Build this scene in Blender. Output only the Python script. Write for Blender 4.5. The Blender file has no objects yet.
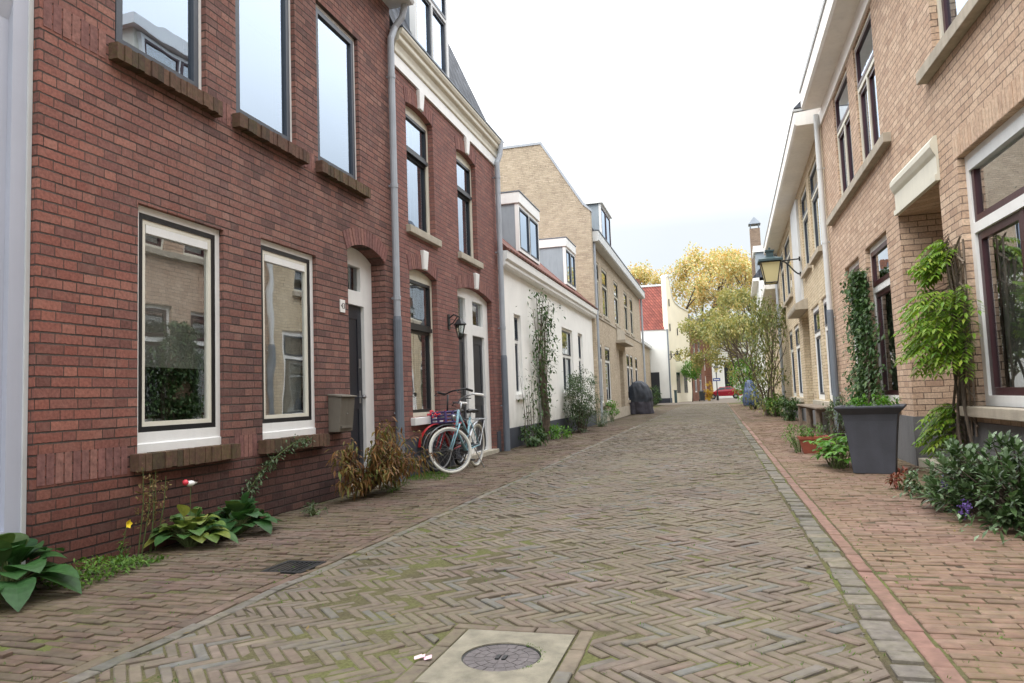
import bpy, bmesh, math, random
from mathutils import Vector, Matrix, noise
from mathutils.geometry import delaunay_2d_cdt
S = bpy.context.scene
COL = S.collection
R = random.Random(11)
PI = math.pi
U = R.uniform

# ---------------------------------------------------------------- materials
def lin(c):
    return tuple((x/255/12.92 if x <= 10 else ((x/255+.055)/1.055)**2.4) for x in c)
def rgb(*c): return lin(c)+(1.,)

class NT:
    def __init__(s, name):
        s.m = bpy.data.materials.new(name); s.m.use_nodes = True
        s.t = s.m.node_tree; s.t.nodes.clear()
        s.out = s.t.nodes.new('ShaderNodeOutputMaterial')
    def n(s, typ, ins=None, **props):
        nd = s.t.nodes.new('ShaderNode'+typ)
        for k, v in props.items(): setattr(nd, k, v)
        for k, v in (ins or {}).items():
            if isinstance(v, bpy.types.NodeSocket): s.t.links.new(v, nd.inputs[k])
            else: nd.inputs[k].default_value = v
        return nd
    def m_(s, op, a, b=0., c=0.):
        return s.n('Math', {0: a, 1: b, 2: c}, operation=op).outputs[0]
    def ramp(s, fac, stops, interp='LINEAR'):
        nd = s.n('ValToRGB', {0: fac}); r = nd.color_ramp; r.interpolation = interp
        while len(r.elements) < len(stops): r.elements.new(.5)
        for e, (p, c) in zip(r.elements, stops): e.position = p; e.color = c if len(c) == 4 else tuple(c)+(1,)
        return nd.outputs[0]
    def mix(s, f, a, b, mode='MIX'):
        nd = s.n('Mix', data_type='RGBA', blend_type=mode)
        for i, v in ((0, f), (6, a), (7, b)):
            if isinstance(v, bpy.types.NodeSocket): s.t.links.new(v, nd.inputs[i])
            else: nd.inputs[i].default_value = v
        return nd.outputs[2]
    def noise(s, scale, detail=4., vec=None, rough=.55):
        nd = s.n('TexNoise', {'Scale': scale, 'Detail': detail, 'Roughness': rough})
        v = vec if vec is not None else s.obj()
        s.t.links.new(v, nd.inputs['Vector'])
        return nd.outputs[0]
    def obj(s):
        if not hasattr(s, '_o'): s._o = s.n('TexCoord').outputs['Object']
        return s._o
    def pos(s):
        if not hasattr(s, '_p'): s._p = s.n('NewGeometry')
        return s._p
    def bump(s, h, dist=.01, strength=1.):
        return s.n('Bump', {'Height': h, 'Distance': dist, 'Strength': strength}).outputs[0]
    def fin(s, shader):
        s.t.links.new(shader, s.out.inputs[0]); return s.m
    def pr(s, col, rough=.6, metal=0., normal=None, spec=.5, coat=0.):
        d = {'Base Color': col, 'Roughness': rough, 'Metallic': metal, 'Specular IOR Level': spec, 'Coat Weight': coat}
        if normal is not None: d['Normal'] = normal
        return s.n('BsdfPrincipled', d).outputs[0]

def paint(name, c, rough=.5, var=.18, scale=3., metal=0., bump=.0015, grime=0., dark=.55, splash=0.):
    t = NT(name)
    c = lin(c)
    n1 = t.noise(scale, 6.)
    lo = tuple(x*(1-var) for x in c); hi = tuple(min(1, x*(1+var*.6)) for x in c)
    col = t.ramp(n1, [(.3, lo), (.7, hi)])
    if grime:
        sx = t.n('Mapping', {'Vector': t.obj(), 'Scale': (9, 9, 1.2)}).outputs[0]
        g = t.noise(1.3, 5., sx)
        f = t.m_('MULTIPLY', t.n('MapRange', {0: g, 1: .48, 2: .75}).outputs[0], grime)
        col = t.mix(f, col, tuple(x*dark for x in c)+(1,))
    if splash:
        zz = t.m_('ADD', t.n('SeparateXYZ', {0: t.pos().outputs['Position']}).outputs[2], t.n('MapRange', {0: t.noise(2.6, 5.), 3: -.45, 4: .45}).outputs[0])
        col = t.mix(t.n('MapRange', {0: zz, 1: .95, 2: .25, 3: 0., 4: splash}).outputs[0], col, (c[0]*.42, c[1]*.42, c[2]*.38, 1))
    nf = t.noise(scale*18, 3.)
    rg = t.n('MapRange', {0: nf, 3: rough-.08, 4: rough+.12}).outputs[0]
    return t.fin(t.pr(col, rg, metal, t.bump(nf, bump)))

def brick_mat(name, cols, mortar, L=.21, H=.0625, joint=.011, dirt=.4, base_dark=.6, bumpd=.006, seed=0, bond='flemish', moss=0., jdark=1., warm=None, headj=1.):
    t = NT(name)
    sp = t.n('SeparateXYZ', {0: t.obj()}).outputs
    wob = t.n('MapRange', {0: t.noise(2.2, 2.), 3: -.006, 4: .006}).outputs[0]
    u = t.m_('ADD', sp[0], sp[1]); v = t.m_('ADD', sp[2], wob)
    vr = t.m_('DIVIDE', v, H); row = t.m_('FLOOR', vr); fr = t.m_('SUBTRACT', vr, row)
    par = t.m_('MODULO', t.m_('ABSOLUTE', row), 2.)
    jit = t.n('TexWhiteNoise', {1: row}, noise_dimensions='1D').outputs[0]
    if bond == 'flemish':
        P = 1.5*L
        w = t.m_('ADD', t.m_('ADD', t.m_('DIVIDE', u, P), t.m_('MULTIPLY', par, .5)), t.m_('MULTIPLY', jit, .16))
        fw = t.m_('FLOOR', w); f = t.m_('SUBTRACT', w, fw)
        hd = t.m_('GREATER_THAN', f, 2/3)
        fs = t.m_('MULTIPLY', f, 1.5); fh = t.m_('MULTIPLY', t.m_('SUBTRACT', f, 2/3), 3.)
        fx = t.m_('ADD', t.m_('MULTIPLY', hd, fh), t.m_('MULTIPLY', t.m_('SUBTRACT', 1., hd), fs))
        ln = t.m_('SUBTRACT', L, t.m_('MULTIPLY', hd, L/2))
        idx = t.m_('ADD', t.m_('MULTIPLY', fw, 2.), hd)
    else:
        w = t.m_('ADD', t.m_('ADD', t.m_('DIVIDE', u, L), t.m_('MULTIPLY', par, .5)), t.m_('MULTIPLY', jit, .3))
        idx = t.m_('FLOOR', w); fx = t.m_('SUBTRACT', w, idx); ln = L
    dx = t.m_('MULTIPLY', t.m_('MULTIPLY', t.m_('MINIMUM', fx, t.m_('SUBTRACT', 1., fx)), ln), headj)
    dy = t.m_('MULTIPLY', t.m_('MINIMUM', fr, t.m_('SUBTRACT', 1., fr)), H)
    d = t.m_('MINIMUM', dx, dy)
    d = t.m_('ADD', d, t.n('MapRange', {0: t.noise(38, 4.), 3: -.0055, 4: .0055}).outputs[0])
    mask = t.n('MapRange', {0: d, 1: joint*.32, 2: joint*.62}, interpolation_type='SMOOTHSTEP').outputs[0]
    rnd = t.n('TexWhiteNoise', {0: t.n('CombineXYZ', {0: idx, 1: row, 2: float(seed)}).outputs[0]}, noise_dimensions='3D').outputs[0]
    k = len(cols)
    bc = t.ramp(rnd, [(i/(k-1), lin(c)) for i, c in enumerate(cols)])
    nf = t.noise(45, 5.)
    bc = t.mix(1., bc, t.ramp(nf, [(.25, (.66,)*3), (.75, (1.22,)*3)]), 'MULTIPLY')
    bc = t.mix(t.n('MapRange', {0: t.noise(6., 5.), 1: .5, 2: .8, 4: .35}).outputs[0], bc, rgb(150, 130, 122))
    if warm:
        wy = t.m_('ADD', t.m_('ADD', sp[1], t.m_('MULTIPLY', sp[2], .35)), t.n('MapRange', {0: t.noise(.9, 4.), 3: -.9, 4: .9}).outputs[0])
        bc = t.mix(t.n('MapRange', {0: wy, 1: 2.6, 2: .4, 3: 0., 4: .6}).outputs[0], bc, t.mix(1., bc, warm+(1,), 'MULTIPLY'))
    big = t.noise(.55, 5.)
    bc = t.mix(t.m_('MULTIPLY', t.n('MapRange', {0: big, 1: .45, 2: .72}).outputs[0], dirt), bc, t.mix(1., bc, (.45, .42, .42, 1), 'MULTIPLY'))
    mc = t.mix(t.n('MapRange', {0: t.noise(3., 4.), 1: .4, 2: .65}).outputs[0], tuple(x*jdark for x in lin(mortar))+(1,), tuple(x*.45 for x in lin(mortar))+(1,))
    col = t.mix(mask, mc, bc)
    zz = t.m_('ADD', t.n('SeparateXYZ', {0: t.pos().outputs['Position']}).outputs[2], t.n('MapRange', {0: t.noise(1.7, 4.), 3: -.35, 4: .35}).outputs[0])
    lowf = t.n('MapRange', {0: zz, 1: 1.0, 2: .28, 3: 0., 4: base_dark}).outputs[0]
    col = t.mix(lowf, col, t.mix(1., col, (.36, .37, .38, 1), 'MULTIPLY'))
    if moss:
        mf = t.m_('MULTIPLY', t.n('MapRange', {0: zz, 1: .5, 2: 0., 3: 0., 4: moss}).outputs[0], t.n('MapRange', {0: t.noise(7, 4.), 1: .5, 2: .65}).outputs[0])
        col = t.mix(mf, col, rgb(72, 78, 40))
    h = t.m_('ADD', mask, t.m_('MULTIPLY', nf, .35))
    return t.fin(t.pr(col, .88, 0., t.bump(h, bumpd), .25))

def island(name, cols, rough=.6, var=.35, scale=8., bump=.002, moss=0., trans=0., mosscol=(95, 98, 48), spec=.4, bscale=60., big=.0):
    t = NT(name)
    k = len(cols)
    rnd = t.pos().outputs['Random Per Island']
    col = t.ramp(rnd, [(i/(k-1), lin(c)) for i, c in enumerate(cols)])
    P = t.pos().outputs['Position']
    n1 = t.noise(scale, 5., P)
    col = t.mix(var*1.6 if var < .6 else 1., col, t.mix(1., col, t.ramp(n1, [(.28, (.55,)*3), (.75, (1.3,)*3)]), 'MULTIPLY'))
    if big:
        n3 = t.noise(.8, 5., P)
        col = t.mix(t.m_('MULTIPLY', t.n('MapRange', {0: n3, 1: .42, 2: .68}).outputs[0], big), col, t.mix(1., col, (.55, .5, .44, 1), 'MULTIPLY'))
    if big:
        st = t.n('Mapping', {'Vector': P, 'Scale': (1.6, .12, 1)}).outputs[0]
        col = t.mix(t.n('MapRange', {0: t.noise(1., 4., st), 1: .45, 2: .7, 4: .45}).outputs[0], col, t.mix(1., col, (.66, .64, .60, 1), 'MULTIPLY'))
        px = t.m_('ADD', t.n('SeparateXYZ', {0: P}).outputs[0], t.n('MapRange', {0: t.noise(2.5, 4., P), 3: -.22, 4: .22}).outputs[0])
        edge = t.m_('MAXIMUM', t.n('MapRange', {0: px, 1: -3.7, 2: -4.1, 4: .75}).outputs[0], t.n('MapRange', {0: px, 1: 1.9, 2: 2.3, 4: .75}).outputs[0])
        col = t.mix(edge, col, t.mix(1., col, (.42, .42, .38, 1), 'MULTIPLY'))  # grime plus contact shadow painted into the paving colour beside the house walls
    if moss:
        n2 = t.noise(1.1, 6., P, .65)
        f = t.m_('MULTIPLY', t.n('MapRange', {0: n2, 1: .36, 2: .64}).outputs[0], moss)
        f = t.m_('MULTIPLY', f, t.n('MapRange', {0: t.noise(30, 3., P), 1: .3, 2: .6}).outputs[0])
        col = t.mix(f, col, rgb(*mosscol))
    nb = t.noise(bscale, 4., P)
    sh = t.pr(col, rough, 0., t.bump(nb, bump) if bump else None, spec)
    if trans:
        tr = t.n('BsdfTranslucent', {0: t.mix(1., col, (1.2, 1.25, .8, 1), 'MULTIPLY')}).outputs[0]
        sh = t.n('MixShader', {0: trans, 1: sh, 2: tr}).outputs[0]
    return t.fin(sh)

def glass_mat(name, lo=.10, tint=(.85, .9, .9), ior=1.55, gain=1.3, gcol=(.92, .96, 1.)):
    t = NT(name)
    fr = t.n('Fresnel', {'IOR': ior}).outputs[0]
    f = t.m_('MINIMUM', t.m_('ADD', t.m_('MULTIPLY', fr, gain), lo), .95)
    wob = t.bump(t.noise(1.4, 2.), .004, .5)
    gl = t.n('BsdfGlossy', {0: gcol+(1,), 'Roughness': .0, 'Normal': wob}).outputs[0]
    tr = t.n('BsdfTransparent', {0: tint+(1,)}).outputs[0]
    return t.fin(t.n('MixShader', {0: f, 1: tr, 2: gl}).outputs[0])

def tile_mat(name, c1, c2, rows=.30, cols=.22):
    t = NT(name)
    sp = t.n('SeparateXYZ', {0: t.obj()}).outputs
    v = t.m_('DIVIDE', sp[2], rows); r = t.m_('FLOOR', v); fv = t.m_('SUBTRACT', v, r)
    u = t.m_('DIVIDE', t.m_('ADD', sp[1], sp[0]), cols); fu = t.m_('FRACT', u)
    rnd = t.n('TexWhiteNoise', {0: t.n('CombineXYZ', {0: t.m_('FLOOR', u), 1: r}).outputs[0]}).outputs[0]
    col = t.ramp(rnd, [(0, lin(c1)), (1, lin(c2))])
    wave = t.m_('SINE', t.m_('MULTIPLY', fu, 2*PI))
    dk = t.m_('MINIMUM', t.n('MapRange', {0: fv, 1: 0., 2: .14, 3: .3, 4: 1.}).outputs[0], t.n('MapRange', {0: wave, 1: -1., 2: -.3, 3: .45, 4: 1.}).outputs[0])
    col = t.mix(1., col, t.n('CombineColor', {0: dk, 1: dk, 2: dk}).outputs[0], 'MULTIPLY')
    col = t.mix(.4, col, t.ramp(t.noise(5, 5.), [(.3, (.3,)*3), (.7, (.65,)*3)]), 'OVERLAY')
    return t.fin(t.pr(col, .75, 0., t.bump(t.m_('ADD', t.m_('MULTIPLY', wave, .5), t.m_('SUBTRACT', 1., fv)), .03), .3))

def fabric(name, c, rough=.6, scale=5.):
    return paint(name, c, rough, .35, scale, bump=.004)

MATS = {}
def mk():
    M = MATS
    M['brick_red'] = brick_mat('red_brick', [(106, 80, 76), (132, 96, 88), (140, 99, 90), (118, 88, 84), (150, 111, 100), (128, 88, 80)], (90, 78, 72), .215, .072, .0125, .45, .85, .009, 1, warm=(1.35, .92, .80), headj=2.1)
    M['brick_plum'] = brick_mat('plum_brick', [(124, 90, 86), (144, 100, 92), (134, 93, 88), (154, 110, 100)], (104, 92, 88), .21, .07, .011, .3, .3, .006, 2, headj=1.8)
    M['brick_tan'] = brick_mat('tan_brick', [(178, 162, 142), (194, 178, 156), (184, 168, 146), (202, 186, 164)], (188, 178, 158), .21, .066, .011, .2, .25, .005, 3, 'stretcher')
    M['brick_beige'] = brick_mat('beige_brick', [(186, 158, 136), (204, 176, 152), (194, 164, 140), (214, 188, 164), (180, 150, 128)], (136, 118, 104), .21, .0765, .010, .12, .35, .005, 4, 'stretcher')
    M['brick_cream'] = brick_mat('cream_brick', [(196, 178, 150), (212, 194, 164), (204, 186, 156), (220, 204, 176)], (156, 142, 122), .21, .0765, .010, .12, .3, .005, 5, 'stretcher')
    M['brick_far'] = brick_mat('far_brick', [(120, 82, 66), (146, 100, 80), (134, 90, 72)], (120, 100, 90), .21, .08, .012, .3, .3, .004, 6, 'stretcher')
    M['brick_chimney'] = brick_mat('chimney_brick', [(126, 108, 94), (148, 128, 110), (136, 116, 100)], (120, 108, 98), .21, .08, .012, .3, .2, .004, 8, 'stretcher')
    M['soldier'] = island('soldier_brick', [(110, 80, 77), (136, 94, 88), (122, 86, 82), (148, 106, 96)], .9, .5, 25, .004)
    M['soldier_beige'] = island('beige_soldier_brick', [(186, 158, 136), (206, 180, 156), (194, 164, 140)], .9, .4, 25, .004)
    M['sill_brick'] = island('brown_sill_brick', [(84, 62, 54), (104, 76, 64), (92, 66, 58), (72, 56, 50)], .9, .5, 25, .004, moss=.35)
    M['render_white'] = paint('white_render', (240, 239, 235), .85, .07, 1.2, bump=.004, grime=.22, dark=.72, splash=.6)
    M['render_far'] = paint('far_white_render', (226, 226, 222), .85, .05, .7, grime=.2, dark=.8)
    M['render_cream'] = paint('cream_render', (240, 230, 208), .85, .06, .7, grime=.2, dark=.8)
    M['white'] = paint('white_paint', (236, 236, 234), .38, .05, 3., grime=.22, dark=.75)
    M['cream'] = paint('cream_paint', (218, 214, 198), .42, .06, 3., grime=.3, dark=.7)
    M['sash_cream'] = paint('cream_sash_paint', (224, 220, 206), .4, .05, 3.)
    M['greywhite'] = paint('grey_white_paint', (206, 208, 208), .45, .06, 3., grime=.35, dark=.7)
    M['soffit'] = paint('pale_soffit_paint', (244, 240, 234), .5, .08, 1.5, grime=.35, dark=.75)
    M['panelgrey'] = paint('lavender_grey_paint', (182, 185, 198), .42, .05, 1.5, grime=.12, dark=.8)
    M['black'] = paint('black_paint', (26, 28, 32), .35, .2, 3.)
    M['slateblue'] = paint('dark_slate_paint', (58, 64, 74), .35, .12, 3.)
    M['doordark'] = paint('dark_door_paint', (38, 42, 50), .3, .15, 3.)
    M['maroon'] = paint('maroon_paint', (62, 26, 32), .3, .15, 3.)
    M['plinth'] = paint('dark_plinth_paint', (62, 66, 76), .7, .2, 2.5, grime=.5, bump=.004)
    M['plinth_grey'] = paint('grey_plinth_render', (104, 104, 106), .8, .15, 2., grime=.4, bump=.004)
    M['concrete'] = paint('concrete', (176, 166, 150), .85, .2, 5., grime=.35, bump=.004)
    M['stone'] = paint('pale_stone', (176, 168, 152), .8, .15, 5., grime=.35, bump=.003)
    M['zinc'] = paint('zinc', (168, 174, 182), .5, .12, 3., .1, grime=.35, dark=.7)
    M['zincdark'] = paint('dark_zinc', (112, 120, 130), .5, .15, 3., .1, grime=.35, dark=.7)
    M['lead'] = paint('dormer_zinc_cladding', (152, 162, 170), .55, .14, 1.2, .15, grime=.3)
    M['castgreen'] = paint('painted_iron_green', (58, 78, 82), .5, .2, 8.)
    M['iron'] = paint('black_iron', (30, 31, 33), .45, .25, 10.)
    M['rust'] = paint('worn_iron', (104, 98, 98), .75, .25, 14., .1, bump=.003)
    M['slate'] = tile_mat('slate_tiles', (58, 62, 70), (84, 88, 96), .22, .3)
    M['redtile'] = tile_mat('red_clay_tiles', (118, 62, 54), (146, 80, 68), .32, .26)
    M['browntile'] = tile_mat('brown_clay_tiles', (112, 74, 66), (136, 92, 80), .3, .24)
    M['glass'] = glass_mat('window_glass', .26, (.88, .92, .92), 1.6, 1.5)
    M['glass_sky'] = glass_mat('upper_window_glass', .34, (.6, .68, .74), 1.6, 1.4, (.72, .83, .97))
    M['glass_dim'] = glass_mat('small_pane_glass', .05)
    M['room'] = paint('dim_room_plaster', (120, 116, 108), .9, .2, 1.)
    M['curtain'] = fabric('white_net_curtain', (214, 214, 208), .85, 4.)
    M['blind'] = fabric('grey_blind_fabric', (226, 228, 224), .8, 3.)
    M['lampglass'] = None
    t = NT('lantern_milk_glass')
    M['lampglass'] = t.fin(t.n('MixShader', {0: .45, 1: t.pr(rgb(226, 218, 178), .3), 2: t.n('BsdfTranslucent', {0: rgb(250, 240, 200)}).outputs[0]}).outputs[0])
    # paving
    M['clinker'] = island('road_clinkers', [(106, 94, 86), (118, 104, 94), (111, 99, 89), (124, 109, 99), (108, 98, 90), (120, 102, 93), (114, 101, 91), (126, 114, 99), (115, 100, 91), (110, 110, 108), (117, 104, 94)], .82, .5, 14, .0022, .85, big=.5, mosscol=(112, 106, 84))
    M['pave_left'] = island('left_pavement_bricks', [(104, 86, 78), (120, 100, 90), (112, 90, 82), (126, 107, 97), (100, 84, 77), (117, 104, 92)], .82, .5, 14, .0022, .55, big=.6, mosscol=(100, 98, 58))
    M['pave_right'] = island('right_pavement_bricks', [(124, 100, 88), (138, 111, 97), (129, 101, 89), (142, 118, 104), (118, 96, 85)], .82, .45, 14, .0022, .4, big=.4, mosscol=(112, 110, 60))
    M['kerbred'] = island('red_edge_bricks', [(126, 98, 88), (138, 106, 95), (131, 100, 90)], .8, .4, 16, .002, .2)
    M['cobble'] = island('grey_kerb_setts', [(100, 96, 92), (120, 113, 105), (110, 104, 99), (130, 120, 108), (98, 96, 94)], .8, .5, 20, .003, .45)
    t = NT('joint_soil_and_moss')
    P = t.pos().outputs['Position']
    c = t.ramp(t.noise(1.3, 6., P), [(.34, lin((80, 72, 62))), (.5, lin((98, 94, 68))), (.72, lin((104, 112, 62)))])
    c = t.mix(.5, c, t.ramp(t.noise(70, 4., P), [(.3, (.2,)*3), (.75, (.75,)*3)]), 'OVERLAY')
    M['soil'] = t.fin(t.pr(c, .95, 0., t.bump(t.noise(90, 4., P), .008), .1))
    M['farroad'] = paint('far_clinker_paving', (122, 112, 102), .85, .25, 1.5)
    M['surround'] = paint('mossy_concrete', (136, 130, 114), .9, .38, 9., bump=.004)
    # plants
    def leafm(k, cols, tr=.25, rough=.5, var=.4): M[k] = island(k+'_leaves', cols, rough, var, 30, 0, 0, tr, spec=.35)
    leafm('leaf_hosta', [(38, 70, 34), (52, 88, 42), (60, 98, 50), (44, 76, 44), (84, 104, 52)], .2)
    leafm('leaf_hosta_yellow', [(62, 100, 52), (86, 118, 58), (128, 136, 60), (70, 108, 62), (150, 150, 70)], .2)
    leafm('leaf_weed', [(60, 96, 34), (84, 120, 40), (104, 136, 52), (70, 104, 44)])
    leafm('leaf_brown', [(120, 78, 48), (140, 104, 58), (104, 66, 48), (110, 120, 60), (150, 108, 60), (92, 100, 52)], .2, .6)
    leafm('leaf_seed', [(126, 106, 66), (110, 92, 56), (140, 120, 78)], .15, .7)
    leafm('leaf_wisteria', [(116, 148, 44), (96, 136, 40), (140, 164, 58), (82, 120, 38), (158, 170, 66)], .35)
    leafm('leaf_ivy', [(44, 72, 36), (62, 92, 46), (80, 108, 58), (40, 62, 32), (100, 124, 72)], .2)
    leafm('leaf_dark', [(50, 70, 38), (66, 90, 50), (84, 108, 68), (124, 144, 112), (54, 78, 42), (74, 98, 56)], .15, .3)
    leafm('leaf_bright', [(84, 134, 40), (104, 152, 54), (70, 118, 38), (124, 162, 62)], .35)
    leafm('leaf_olive', [(66, 86, 56), (84, 104, 70), (104, 120, 88), (58, 76, 48)], .2)
    leafm('leaf_grey', [(122, 132, 124), (102, 116, 104), (136, 144, 134)], .2)
    leafm('leaf_rose', [(92, 108, 58), (112, 124, 70), (132, 130, 70), (80, 96, 54), (152, 142, 78)], .25)
    leafm('leaf_autumn', [(206, 180, 118), (218, 196, 144), (210, 166, 98), (190, 182, 128), (170, 174, 116), (226, 212, 172)], .3)  # veiling haze put into the leaf colour: crown tones paled
    leafm('leaf_autumn_olive', [(154, 148, 90), (132, 138, 84), (174, 156, 94), (112, 126, 78), (184, 168, 108)], .3)
    leafm('leaf_red', [(130, 62, 44), (108, 56, 44), (146, 84, 56)])
    leafm('leaf_yellow', [(222, 190, 70), (206, 170, 56), (180, 160, 60)], .35)
    M['bark'] = paint('bark', (98, 86, 74), .9, .35, 14., bump=.01)
    M['stem'] = paint('green_stem', (92, 104, 60), .8, .3, 20.)
    M['woodpale'] = paint('weathered_wood', (126, 112, 98), .85, .3, 12., bump=.004)
    M['flower_purple'] = paint('purple_petals', (86, 62, 128), .6, .2, 20.)
    M['flower_yellow'] = paint('yellow_petals', (236, 206, 40), .6, .1, 20.)
    M['terracotta'] = paint('terracotta', (142, 76, 58), .85, .2, 8., bump=.002)
    M['potgrey'] = paint('anthracite_planter', (66, 68, 76), .6, .15, 6., bump=.002, grime=.3, dark=1.5)
    # small things
    M['plastic_white'] = paint('white_plastic', (232, 230, 226), .35, .04, 6.)
    M['mailbox'] = paint('grey_brown_metal', (116, 110, 100), .55, .15, 5., .2, grime=.4)
    M['bike_white'] = paint('pale_blue_enamel', (150, 192, 206), .25, .08, 6.)
    M['bike_red'] = paint('red_enamel', (168, 40, 44), .3, .1, 6.)
    M['tyre_white'] = paint('cream_tyre', (218, 216, 206), .7, .08, 8.)
    M['tyre'] = paint('black_rubber', (30, 30, 31), .8, .2, 20.)
    M['chrome'] = paint('steel', (170, 172, 174), .3, .1, 10., .9)
    M['purple'] = paint('purple_plastic', (78, 68, 116), .45, .12, 6.)
    M['pinkred'] = paint('red_flower_plastic', (214, 56, 72), .5, .1, 6.)
    M['cover_grey'] = fabric('grey_cover_fabric', (46, 51, 60), .55, 6.)
    M['cover_purple'] = fabric('faded_cover_fabric', (62, 60, 70), .6, 6.)
    M['tarp_blue'] = fabric('blue_tarpaulin', (56, 74, 106), .45, 4.)
    M['carred'] = paint('red_car_paint', (150, 26, 44), .22, .08, 1.)
    M['carglass'] = paint('dark_car_glass', (44, 54, 62), .08, .1, 1.)
    M['signblue'] = paint('blue_sign', (40, 60, 130), .4, .05, 4.)
    M['bin'] = paint('wheelie_bin_plastic', (60, 66, 72), .5, .12, 4.)
    M['pink'] = paint('pink_paper', (238, 196, 206), .8, .12, 30.)
mk()
M = MATS
# ---------------------------------------------------------------- geometry helpers
def link(o, parent=None):
    COL.objects.link(o)
    if parent is not None: o.parent = parent
    return o
def tag(o, label=None, cat=None, group=None, kind=None):
    if label: o['label'] = label
    if cat: o['category'] = cat
    if group: o['group'] = group
    if kind: o['kind'] = kind
    return o
def thing(name, label, cat, loc=(0, 0, 0), rz=0., group=None):
    o = bpy.data.objects.new(name, None); o.empty_display_size = .2
    link(o); o.location = loc; o.rotation_euler = (0, 0, rz)
    return tag(o, label, cat, group)
def dup(root, loc, rz, label=None):
    r = root.copy(); COL.objects.link(r); r.location = loc; r.rotation_euler = (0, 0, rz)
    if label: r['label'] = label
    for ch in list(root.children):
        c = ch.copy(); COL.objects.link(c); c.parent = r
        for g in ch.children:
            d = g.copy(); COL.objects.link(d); d.parent = c
    return r

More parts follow.
